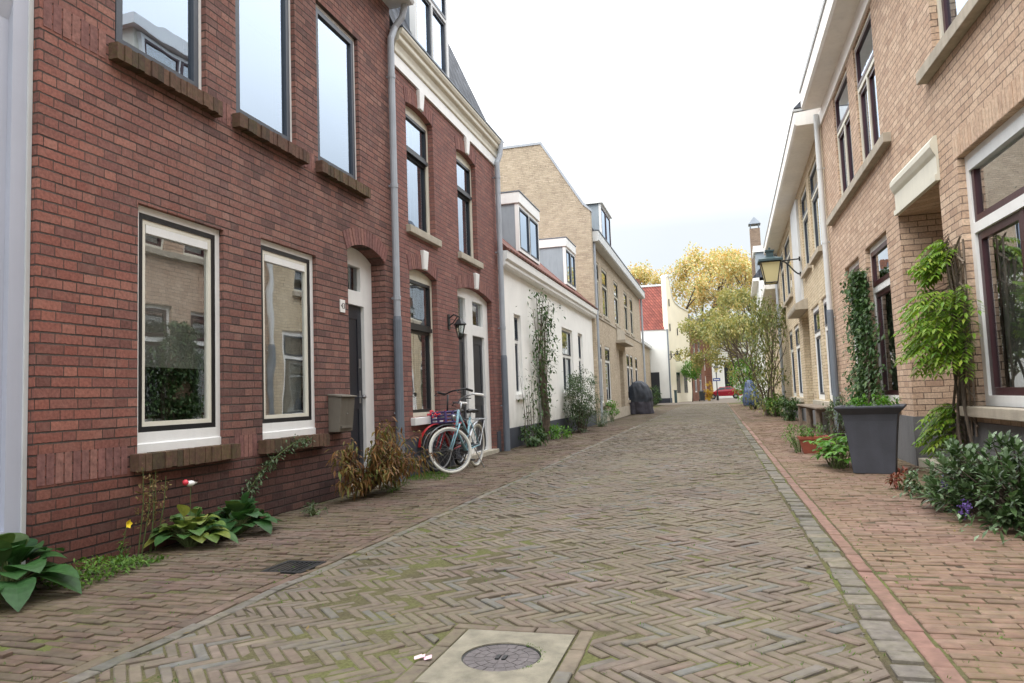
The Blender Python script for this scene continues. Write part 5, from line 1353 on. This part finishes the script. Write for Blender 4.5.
# garden ornament
t = thing('garden_ornament', 'tiny red and white bird ornament on a stick above the hosta leaves', 'ornament', (-4.0, 4.78, 0))
MB().tube([(0, 0, 0), (.01, 0, .46)], .003, 5).build('stick', M['stem'], t)
m = MB(); m.lathe([(.001, -.05), (.018, -.03), (.024, 0), (.014, .035), (.004, .07)], n=10); m.v = [(p[0]+.01, p[2], .475+p[1]) for p in m.v]; m.build('body', M['plastic_white'], t, smooth=True)
m = MB(); m.lathe([(.001, -.024), (.02, -.012), (.024, 0), (.02, .012), (.001, .024)], n=10); m.v = [(p[0]+.01, p[2]-.058, .488+p[1]) for p in m.v]; m.build('head', M['pinkred'], t, smooth=True)
m = MB(); m.add([(.01, .02, .49), (.04, .05, .50), (.01, .085, .485)], [(0, 1, 2)]); m.build('wing', M['black'], t)
# ---------------------------------------------------------------- plants
def plant(name, label, cat, loc, leafmat, fo, st=None, stmat='stem', group=None):
    t = thing(name, label, cat, loc, 0, group)
    fo.build('foliage', M[leafmat], t)
    if st and st.v: st.build('stem', M[stmat], t)
    return t
def hosta(fo, st, n, r, L, W, h):
    for i in range(n):
        a = 2.4*i+U(-.3, .3); k = (i/n)
        tilt = .15+.85*k
        d = Vector((math.cos(a)*tilt, math.sin(a)*tilt, U(.5, .9)*(1-.75*k)+.05)).normalized()
        b = Vector((math.cos(a)*.05*r, math.sin(a)*.05*r, 0)); e = b+Vector((math.cos(a)*r*U(.25, .6)*tilt, math.sin(a)*r*U(.25, .6)*tilt, h*U(.45, .8)*(1-.55*k)))
        st.tube([b, b.lerp(e, .5)+Vector((0, 0, .03)), e], [.008, .006, .004], 5)
        leaf(fo, e, d, L*U(.75, 1.15), W*U(.8, 1.1), U(.35, .75), .22, 7)
fo, st = MB(), MB(); hosta(fo, st, 34, .36, .29, .22, .36)
plant('hosta', 'large dark green hosta at the left edge below the grey painted wall', 'plant', (-4.0, 3.28, 0), 'leaf_hosta', fo, st)
fo, st = MB(), MB(); hosta(fo, st, 64, .40, .15, .14, .33)
plant('hosta', 'yellowing hosta clump below the first window, left half of the pair', 'plant', (-3.95, 4.72, 0), 'leaf_hosta_yellow', fo, st)
fo, st = MB(), MB(); hosta(fo, st, 54, .42, .20, .15, .28)
plant('hosta', 'green hosta with long folded leaves right of the yellowing clump', 'plant', (-3.92, 5.25, 0), 'leaf_hosta', fo, st)
fo, st = MB(), MB()
for i in range(900):
    u = R.random(); y = 3.5+.85*u; x = -4.1+.42*R.random()*(1-.3*u); h = .11*math.sin(PI*min(1, u*1.1+.1))
    leaf(fo, (x, y, zg(x, y)+h*R.random()), rv()+Vector((.2, -.2, .5)), U(.025, .05), U(.014, .024), .3, .2, 2)
t = plant('chickweed', 'low bright green weeds spreading along the foot of the red brick wall', 'weeds', (0, 0, 0), 'leaf_weed', fo)
# thin stems with seed heads, yellow flower
fo, st = MB(), MB()
for k in range(5):
    b = Vector((-.02+U(-.05, .05), U(-.1, .1), 0)); top = b+Vector((U(0, .1), U(-.08, .08), U(.55, .72))); st.tube([b, b.lerp(top, .6)+Vector((.02, 0, 0)), top], [.005, .004, .002], 5)
    for i in range(70):
        u = U(.35, 1); tleaf(fo, b.lerp(top, u)+rv()*.03, U(.018, .04), U(.008, .014), (rv()+Vector((0, 0, .6))).normalized())
plant('dry_seed_plant', 'dry brown seed stalks standing beside the first window sill', 'plant', (-4.08, 4.45, 0), 'leaf_seed', fo, st)
fo, st = MB(), MB(); fl = MB()
for k in range(4):
    b = Vector((U(-.04, .04), U(-.1, .1), 0)); top = b+Vector((.06, U(-.05, .05), U(.12, .2) if k else .27)); st.tube([b, top], .003, 5)
    for i in range(12): leaf(fo, b.lerp(top, U(.1, .8)), rv()+Vector((0, 0, .3)), .05, .018, .3, .2, 2)
    if k == 0:
        for j in range(5): a = 2*PI*j/5; leaf(fl, top, Vector((.5, math.cos(a), math.sin(a))), .035, .034, .05, .1, 2, up=Vector((1, 0, 0)))
t = plant('yellow_poppy', 'single yellow flower on a thin stalk against the red brick wall', 'flower', (-4.05, 4.13, 0), 'leaf_weed', fo, st)
fl.build('flower', M['flower_yellow'], t)
# climbing weed up to the second window sill
fo, st = MB(), MB()
path = [Vector((.06, 5.5, 0)), Vector((.05, 5.62, .25)), Vector((.06, 5.82, .42)), Vector((.1, 6.0, .56)), Vector((.12, 6.3, .68)), Vector((.12, 6.6, .70))]
st.tube(path, .006, 5)
for i in range(520):
    k = R.randrange(5); u = R.random(); p = path[k].lerp(path[k+1], u)+rv()*U(.0, .09); p.x = max(.01, p.x)
    leaf(fo, p, rv()+Vector((.5, 0, .2)), U(.03, .055), U(.012, .022), .4, .2, 2)
plant('trailing_weed', 'pale green weed trailing up the brick wall onto the second window sill', 'plant', (XL, 0, 0), 'leaf_olive', fo, st)
# brown shrub by the door
fo, st = MB(), MB()
tips = []
for k in range(58):
    a = U(-1.7, 1.7); l = U(.4, .98); d = Vector((abs(math.cos(a))*.75, math.sin(a), U(.25, 1.5))).normalized()
    e = d*l; e.z = max(.1, min(.86, e.z)); mid = e*.5+Vector((0, 0, .12)); st.tube([(0, 0, 0), mid, e], [.008, .006, .003], 5)
    for i in range(46):
        u = U(.3, 1.02); p = (mid*(2*u) if u < .5 else mid.lerp(e, (u-.5)*2))+rv()*.05; p.x = max(-.25, p.x); p.z = max(.02, p.z)
        leaf(fo, p, d*.5+rv()*.8-Vector((0, 0, .55)), U(.06, .11), U(.018, .032), .5, .3, 2)
plant('withered_shrub', 'brown and olive withered shrub beside the front door under the mailbox', 'shrub', (-3.92, 7.5, 0), 'leaf_brown', fo, st, 'bark')
for (x, y, r, n, lab, mt) in ((-3.78, 6.2, .12, 120, 'small pale weed tuft on the pavement left of the withered shrub', 'leaf_olive'), (-3.72, 7.95, .2, 200, 'flat bright green weed patch in front of the drainpipe', 'leaf_weed')):
    fo, st = MB(), MB(); bush(fo, st, (0, 0, .05), (r, r*1.3, .09), n, .05, .014, 5, .3, 10); plant('weed_tuft', lab, 'weeds', (x, y, 0), mt, fo, st)
fo = MB()
for i in range(1500):
    u = R.random(); y = 8.9+1.5*u; x = -4.12+.62*R.random()**1.3*(1-.5*u)
    tleaf(fo, (x, y, zg(x, y)-.003), U(.02, .06), .006, Vector((U(-.6, .6), U(-.6, .6), 1)).normalized())
o = fo.build('grass_patch', M['leaf_weed']); tag(o, 'thin grass and moss at the foot of the dark plinth by the bicycles', 'grass', kind='stuff')

# white house: climber on an old trunk, shrubs
fo, st = MB(), MB()
st.tube([(.12, 17.1, 0), (.14, 17.15, .6), (.12, 17.05, 1.3), (.10, 17.1, 1.95)], [.12, .10, .09, .08], 8)
for k in range(12):
    y = 17.1+U(-.5, 1.2); pts = [(.1, 17.1+U(-.3, .4), .1), (.12, 17.1+(y-17.1)*.4, 1.2+U(-.2, .3)), (.1, y, 2.2+U(-.2, .4)), (.14, y+U(-.5, .6), 3.0+U(-.3, .55))]
    st.tube(pts, [.02, .016, .011, .006], 5)
for i in range(1900):
    z = .5+3.1*R.random()**.75; c = 17.0+.28*(z-1.5); wd = .5+.35*(z > 1.6)
    y = c+R.gauss(0, 1)*wd*.75; 
    if z > 3.1 and abs(y-16.6) > .6 and R.random() < .7: continue
    if noise.noise((y*1.6, z*1.6, 4.)) < -.06: continue
    leaf(fo, (U(.02, .3), y, z), rv()+Vector((.5, 0, -.2)), U(.06, .12), U(.035, .06), .4, .2, 2)
plant('wall_climber', 'sparse leafy climber with thick old trunk on the white rendered wall', 'climber', (XL, 0, 0), 'leaf_ivy', fo, st, 'bark')
fo, st = MB(), MB()
for k in range(7):
    y = 15.3+U(-.4, .9); st.tube([(.15, y, 0), (.16, y+U(-.1, .1), .6), (.14, y+U(-.2, .2), U(.9, 1.7))], [.01, .008, .004], 5)
    for i in range(26): leaf(fo, (U(.05, .3), y+U(-.15, .15), U(.2, 1.6)), rv(), U(.05, .09), .03, .4, .2, 2)
plant('thin_rose_stems', 'thin bare rose stems against the white wall left of the climber', 'plant', (XL, 0, 0), 'leaf_ivy', fo, st, 'bark')
fo, st = MB(), MB(); bush(fo, st, (0, 0, .22), (.32, .55, .24), 420, .11, .05, 8, .5, 16); plant('low_shrub', 'low dark green shrub at the plinth beside the white house drainpipe', 'shrub', (-3.92, 15.0, 0), 'leaf_ivy', fo, st)
fo, st = MB(), MB(); bush(fo, st, (0, 0, .16), (.35, .9, .18), 420, .12, .035, 8, .5, 18); plant('low_shrub', 'flat bright green grassy plants at the foot of the white wall climber', 'plant', (-3.85, 17.4, 0), 'leaf_bright', fo, st)
fo, st = MB(), MB(); bush(fo, st, (0, 0, .95), (.45, 1.4, .8), 4200, .085, .032, 16, .3, 60); bush(fo, st, (.05, -.6, .5), (.35, .8, .5), 700, .085, .032, 8, .3, 20)
plant('olive_shrub', 'big grey green shrub leaning out from the white house before the tan house', 'shrub', (-3.78, 20.6, 0), 'leaf_olive', fo, st, 'bark')
fo, st = MB(), MB(); bush(fo, st, (0, 0, .28), (.4, .9, .26), 900, .09, .014, 14, .1, 30); plant('lavender', 'silvery grey lavender mound at the foot of the big grey green shrub', 'shrub', (-3.72, 23.6, 0), 'leaf_grey', fo, st)
fo, st = MB(), MB(); bush(fo, st, (0, 0, .4), (.25, .5, .42), 420, .1, .05, 8, .3, 16); plant('low_shrub', 'small green bush against the tan brick wall', 'shrub', (-3.9, 27.5, 0), 'leaf_bright', fo, st)
fo, st = MB(), MB(); bush(fo, st, (0, 0, .9), (.5, 1.2, .9), 900, .16, .08, 8, .3, 26); plant('green_bush', 'dark green bush behind the weather cover by the white gabled house', 'shrub', (-4.7, 57., 0), 'leaf_ivy', fo, st)
fo, st = MB(), MB(); bush(fo, st, (0, 0, 3.1), (.85, 1.2, .85), 2200, .2, .09, 0, .3, 50); st.tube([(0, 0, 0), (.1, 0, 1.5), (0, 0, 3)], [.06, .05, .04], 6)
plant('wall_bush', 'round bright green bush growing high on the cream gable wall', 'shrub', (-2.35, 72.5, 0), 'leaf_bright', fo, st, 'bark')
fo, st = MB(), MB(); bush(fo, st, (0, 0, .95), (.42, .4, .85), 900, .14, .07, 8, .3, 26); plant('yellow_shrub', 'bright yellow autumn shrub next to the lamp post', 'shrub', (-.75, 72.5, 0), 'leaf_yellow', fo, st, 'bark')

# right side -----------------------------------------------------
# wisteria on trellis by the doorway
fo, st = MB(), MB()
WX, WY = 2.455, 8.20
def wpt(dx, dy, z): return Vector((WX+dx, WY+dy, z))
for k in range(6):
    ph = U(0, 6); pts = []
    for i in range(15):
        z = 2.25*i/14; pts.append(wpt(-.10+.05*math.sin(ph+z*3.2), .12*math.sin(ph*1.7+z*2.4)+.05*k-.15, z))
    st.tube(pts, [.017-.0007*i for i in range(15)], 6)
for k in range(230):
    if k < 50: z, o = U(2.2, 2.52), (U(-.12, .0), U(.0, .4))
    elif k < 190: z, o = U(1.25, 2.0), (U(-.26, .0), U(-.42, .52))
    else: z, o = U(.42, .85), (U(-.2, .0), U(.12, .55))
    b = wpt(-.08, .05, z+U(-.1, .1)); e = wpt(o[0]-.05, o[1], z); e.z += U(-.05, .05)
    d = (e-b); d.z *= .3; d += Vector((-.12, U(-.2, .2), 0)); d.normalize()
    ln = U(.15, .28); tip = e+d*ln-Vector((0, 0, .13)); mid = e+d*ln*.5-Vector((0, 0, .02))
    st.tube([b, e, mid, tip], [.004, .003, .002, .0015], 4)
    sd = d.cross(Vector((0, 0, 1))).normalized()
    for i in range(8):
        u = i/7; p = e.lerp(mid, u*2) if u < .5 else mid.lerp(tip, u*2-1)
        for sg in (-1, 1): leaf(fo, p, sd*sg+d*.5-Vector((0, 0, .25)), U(.06, .095), U(.026, .036), .4, .2, 2)
    leaf(fo, tip, d-Vector((0, 0, .5)), .085, .033, .3, .2, 2)
t = plant('wisteria', 'bright yellow green wisteria with twisted stems between doorway and near window', 'climber', (0, 0, 0), 'leaf_wisteria', fo, st, 'bark')
m = MB()
def lath(a, b): 
    a, b = wpt(*a), wpt(*b); m.tube([a, b], .011, 4)
for k in range(4): lath((-.03, -.12+.13*k, .5), (-.03, -.20+.13*k, 2.45))
for k in range(7): z = .6+.27*k; lath((-.045, -.22, z), (-.045, .28, z+.26)); lath((-.055, .28, z), (-.055, -.22, z+.26))
t2 = thing('trellis', 'expanding wooden trellis on the beige brick pier behind the wisteria', 'trellis', (0, 0, 0)); m.build('laths', M['woodpale'], t2)
# big dark shrub in front of the near window
fo, st, fls = MB(), MB(), []
cl = []
for k in range(210):
    v = rv(); v.z = abs(v.z)**.8
    c = Vector((1.98, 6.35, .05))+Vector((v.x*.46, v.y*1.02, v.z*.57))*U(.5, 1.); cl.append((c, v))
    st.tube([(2.1+U(-.1, .1), 6.3+U(-.4, .4), 0), (2.06+v.x*.2, 6.3+v.y*.45, v.z*.3), c], [.01, .007, .004], 5)
    ax = (v+Vector((0, 0, .7))+rv()*.4).normalized(); o = ax.orthogonal().normalized(); q = ax.cross(o)
    for i in range(15):
        a = 2.4*i; h = -.10*(i/15); tl = .35+.75*(i/15)
        d = (o*math.cos(a)+q*math.sin(a))*tl+ax*(1-.6*i/15); leaf(fo, c+ax*h, d, U(.07, .115), U(.028, .042), .25, .22, 3)
for i in range(160):
    p = Vector((1.95+U(-.45, .3), U(5.2, 7.9), U(.02, .12))); leaf(fo, p, rv()+Vector((-.3, 0, .3)), U(.05, .08), .026, .3, .2, 2)
for c, v in ((Vector((1.62, 5.72, .16)), 0), (Vector((1.66, 5.95, .14)), 0), (Vector((1.7, 6.5, .25)), 0)):
    fl = MB(); fls.append(fl)
    for i in range(40): tleaf(fl, c+rv()*.03+Vector((0, 0, U(-.04, .04))), .022, .014)
t = plant('dark_evergreen_shrub', 'dense dark green shrub with small purple flower spikes under the near right window', 'shrub', (0, 0, 0), 'leaf_dark', fo, st, 'bark')
for fl in fls: fl.build('flower', M['flower_purple'], t)
fo, st = MB(), MB(); bush(fo, st, (0, 0, .1), (.14, .16, .12), 150, .06, .03, 6, .4, 10); plant('red_leaf_weed', 'small reddish brown weed on the pavement left of the dark shrub', 'weeds', (1.72, 8.0, 0), 'leaf_red', fo, st)
fo, st = MB(), MB(); bush(fo, st, (0, 0, .12), (.22, .3, .13), 260, .07, .03, 6, .3, 12); plant('low_shrub', 'low dark leafy plant edging the pavement next to the red leaved weed', 'plant', (1.82, 7.5, 0), 'leaf_dark', fo, st)
# ivy column out of the planter against the house
fo, st = MB(), MB()
for k in range(7): st.tube([(-.1+U(-.1, .1), U(-.3, .3), 0), (0, U(-.3, .3), .9), (.05, U(-.2, .3), 2.2)], [.012, .01, .004], 5)
for i in range(5200):
    z = .62+2.25*R.random(); w = .62 if z < 1.7 else .62-.36*(z-1.7)/1.1
    y = .35+R.gauss(0, .62)*w*1.25; x = .13-abs(R.gauss(0, .11))
    if noise.noise((y*2.3, z*2.3, 7.)) < -.28: continue
    leaf(fo, (x, y, z), rv()+Vector((-.7, -.2, -.25)), U(.05, .085), U(.035, .055), .4, .2, 2)
plant('ivy_column', 'tall column of dark variegated ivy climbing the wall behind the tall planter', 'climber', (2.24, 12.25, 0), 'leaf_ivy', fo, st, 'bark')
fo, st = MB(), MB(); bush(fo, st, (0, 0, .1), (.27, .27, .10), 420, .06, .03, 0, .5, 20)
plant('planter_plant', 'low bright green trailing plant filling the top of the tall planter', 'plant', (1.78, 9.62, .74), 'leaf_bright', fo, st)
fo, st = MB(), MB()
for i in range(46):
    a = U(0, 2*PI); b = Vector((U(-.1, .1), U(-.25, .25), 0)); e = b+Vector((math.cos(a)*U(.1, .25), math.sin(a)*U(.15, .5), U(.12, .42)))
    st.tube([b, b.lerp(e, .5)+Vector((0, 0, .05)), e], [.006, .005, .003], 5)
    for k in range(5): leaf(fo, e, Vector((math.cos(a+k*.9-1.8), math.sin(a+k*.9-1.8), U(-.1, .4))), U(.10, .17), U(.05, .08), .4, .2, 3)
plant('bright_leaf_plant', 'clump of big bright green leaves on the pavement left of the tall planter', 'plant', (1.46, 10.2, 0), 'leaf_bright', fo, st)
fo, st = MB(), MB(); bush(fo, st, (0, 0, .5), (.28, .7, .48), 900, .08, .03, 10, .3, 26)
plant('grey_green_shrub', 'grey green shrub between the terracotta trough and the wall', 'shrub', (1.9, 13.2, 0), 'leaf_olive', fo, st, 'bark')
fo, st = MB(), MB(); bush(fo, st, (0, 0, .25), (.2, .6, .24), 420, .06, .022, 10, .3, 16)
plant('low_shrub', 'feathery low green plant at the street side of the terracotta trough', 'plant', (1.2, 12.6, 0), 'leaf_weed', fo, st)
for (x, y, rx, ry, h, n, mt, lab) in ((2.15, 24.5, .35, .8, .38, 700, 'leaf_ivy', 'dark green bush at the wall below the lantern, nearer of two'), (2.1, 29.0, .45, 1.6, .42, 900, 'leaf_weed', 'mid green undergrowth at the foot of the climbing rose')):
    fo, st = MB(), MB(); bush(fo, st, (0, 0, h), (rx, ry, h), n, .12, .06, 10, .3, 26); plant('low_shrub', lab, 'shrub', (x, y, 0), mt, fo, st)

# climbing rose / small tree on the right before the tarpaulin
fo, st = MB(), MB(); tips = []
for k in range(5): branch(st, tips, (U(-.2, .2), U(-1.5, 1.5), 0), (U(-.08, .06), U(-.1, .1), 1), 1.75, .045, 2, .45, .35)
for p, d in tips:
    for i in range(16): leaf(fo, p+rv()*U(.05, .42)-Vector((0, 0, .05)), rv()+Vector((0, 0, -.3)), U(.09, .15), U(.045, .07), .4, .2, 2)
for i in range(5600):
    p = Vector((R.gauss(0, .34)-.12, R.gauss(0, 1.3), U(.2, 4.7)))
    if noise.noise(p*.9) > .0: leaf(fo, p, rv()+Vector((0, 0, -.3)), U(.09, .14), U(.045, .065), .4, .2, 2)
plant('climbing_rose', 'tall loose climbing rose with yellow green leaves in front of the pale house', 'climber', (1.95, 29.8, 0), 'leaf_rose', fo, st, 'bark')
fo, st = MB(), MB(); tips = []
for k in range(4): branch(st, tips, (U(-.1, .1), U(-.3, .3), 0), (U(-.25, .05), U(-.2, .2), 1), 2.3, .07, 2, .6, .3)
for p, d in tips:
    for i in range(46): leaf(fo, p+rv()*U(.05, .75), rv()+Vector((0, 0, -.3)), U(.13, .2), U(.07, .1), .4, .2, 2)
plant('street_tree', 'slender olive green tree behind the climbing rose on the right pavement', 'tree', (2.0, 47., 0), 'leaf_autumn_olive', fo, st, 'bark')
fo, st = MB(), MB(); bush(fo, st, (0, 0, 1.7), (.9, 1.8, 1.6), 2600, .17, .08, 12, .3, 70)
plant('green_bush', 'rounded mid green bush behind the blue covered scooter', 'shrub', (1.75, 47., 0), 'leaf_bright', fo, st, 'bark')

# big trees at the end
def bigtree(name, label, loc, H, r, L, depth, mt, per, ls, spread=.62, up=.2, tilt=(0, 0), rad=.7, fork=.36):
    fo, st = MB(), MB(); tips = []
    st.tube([(0, 0, 0), (.05, 0, H*fork*.5), (tilt[0]*.4, tilt[1]*.4, H*fork)], [r*1.25, r, r*.85], 9)
    for k in range(6):
        a = 2*PI*k/6+U(-.3, .3); branch(st, tips, (tilt[0]*.4, tilt[1]*.4, H*fork-U(0, .5)), (math.cos(a)*U(.4, .95)+tilt[0]*.2, math.sin(a)*U(.4, .95), U(.6, 1.3)), L, r*.6, depth, spread, up)
    for p, d in tips:
        for i in range(per): tleaf(fo, p+rv()*rad*R.random()**.6-Vector((0, 0, .1)), U(.6, 1.2)*ls, U(.45, .75)*ls, (rv()+Vector((0, 0, -.4))).normalized())
    t = thing(name, label, 'tree', loc); st.build('trunk', M['bark'], t); fo.build('crown', M[mt], t)
    return t
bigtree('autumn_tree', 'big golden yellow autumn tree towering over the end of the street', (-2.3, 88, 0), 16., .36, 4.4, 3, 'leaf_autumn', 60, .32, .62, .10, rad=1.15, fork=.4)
bigtree('autumn_tree', 'smaller olive yellow tree hanging over the street before the white end house', (2.9, 65, 0), 9., .17, 2.3, 3, 'leaf_autumn_olive', 40, .25, .66, .0, tilt=(-1.0, 0), rad=.75, fork=.38)
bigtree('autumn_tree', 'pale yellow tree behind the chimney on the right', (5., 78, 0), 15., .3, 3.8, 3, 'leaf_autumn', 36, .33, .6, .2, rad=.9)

# ---------------------------------------------------------------- light, sky, camera
w = bpy.data.worlds.new('World'); S.world = w; w.use_nodes = True
nt = w.node_tree; nt.nodes.clear()
def nd(t, **k):
    n = nt.nodes.new(t)
    for a, b in k.items(): setattr(n, a, b)
    return n
sun_el, sun_az = math.radians(52), math.radians(215)
sky = nd('ShaderNodeTexSky', sky_type='NISHITA', sun_disc=False, sun_elevation=sun_el, sun_rotation=sun_az, air_density=1.2, dust_density=3.)
tc = nd('ShaderNodeTexCoord'); sx = nd('ShaderNodeSeparateXYZ'); nt.links.new(tc.outputs['Generated'], sx.inputs[0])
rp = nd('ShaderNodeValToRGB'); nt.links.new(sx.outputs[2], rp.inputs[0])
rp.color_ramp.elements[0].position = 0.; rp.color_ramp.elements[0].color = (8.4, 9.2, 9.9, 1)
rp.color_ramp.elements[1].position = .85; rp.color_ramp.elements[1].color = (44, 45, 46, 1)
e = rp.color_ramp.elements.new(.22); e.color = (9.8, 10.4, 10.8, 1)
e = rp.color_ramp.elements.new(.42); e.color = (24, 24.5, 25, 1)
cn = nd('ShaderNodeTexNoise'); cn.inputs['Scale'].default_value = 2.2; cn.inputs['Detail'].default_value = 5; nt.links.new(tc.outputs['Generated'], cn.inputs['Vector'])
cm = nd('ShaderNodeMapRange'); nt.links.new(cn.outputs[0], cm.inputs[0]); cm.inputs[1].default_value = .3; cm.inputs[2].default_value = .7; cm.inputs[3].default_value = .97; cm.inputs[4].default_value = 1.06
vm = nd('ShaderNodeVectorMath', operation='SCALE'); nt.links.new(rp.outputs[0], vm.inputs[0]); nt.links.new(cm.outputs[0], vm.inputs['Scale'])
mx = nd('ShaderNodeMix', data_type='RGBA'); mx.inputs[0].default_value = .92
nt.links.new(sky.outputs[0], mx.inputs[6]); nt.links.new(vm.outputs[0], mx.inputs[7])
bg = nd('ShaderNodeBackground'); bg.inputs[1].default_value = .1; nt.links.new(mx.outputs[2], bg.inputs[0])
nt.links.new(bg.outputs[0], nd('ShaderNodeOutputWorld').inputs[0])
ld = bpy.data.lights.new('sun', 'SUN'); ld.energy = 1.6; ld.angle = math.radians(25); ld.color = (1., .96, .9)
lo = bpy.data.objects.new('sun', ld); link(lo)
dv = Vector((math.sin(sun_az)*math.cos(sun_el), math.cos(sun_az)*math.cos(sun_el), math.sin(sun_el)))
lo.rotation_euler = dv.to_track_quat('Z', 'Y').to_euler()
cam = bpy.data.cameras.new('camera'); cam.lens = 25.3125; cam.sensor_width = 36; cam.clip_end = 2000; cam.clip_start = .05
co = bpy.data.objects.new('camera', cam); link(co)
co.matrix_world = Matrix(((.9612, .0565, .2699, 0), (.2733, -.0647, -.9598, 0), (-.0368, .9963, -.0776, 1.05), (0, 0, 0, 1)))
S.camera = co
S.view_settings.view_transform = 'Standard'; S.view_settings.look = 'None'; S.view_settings.exposure = 0
S.cycles.max_bounces = 8; S.cycles.transparent_max_bounces = 16
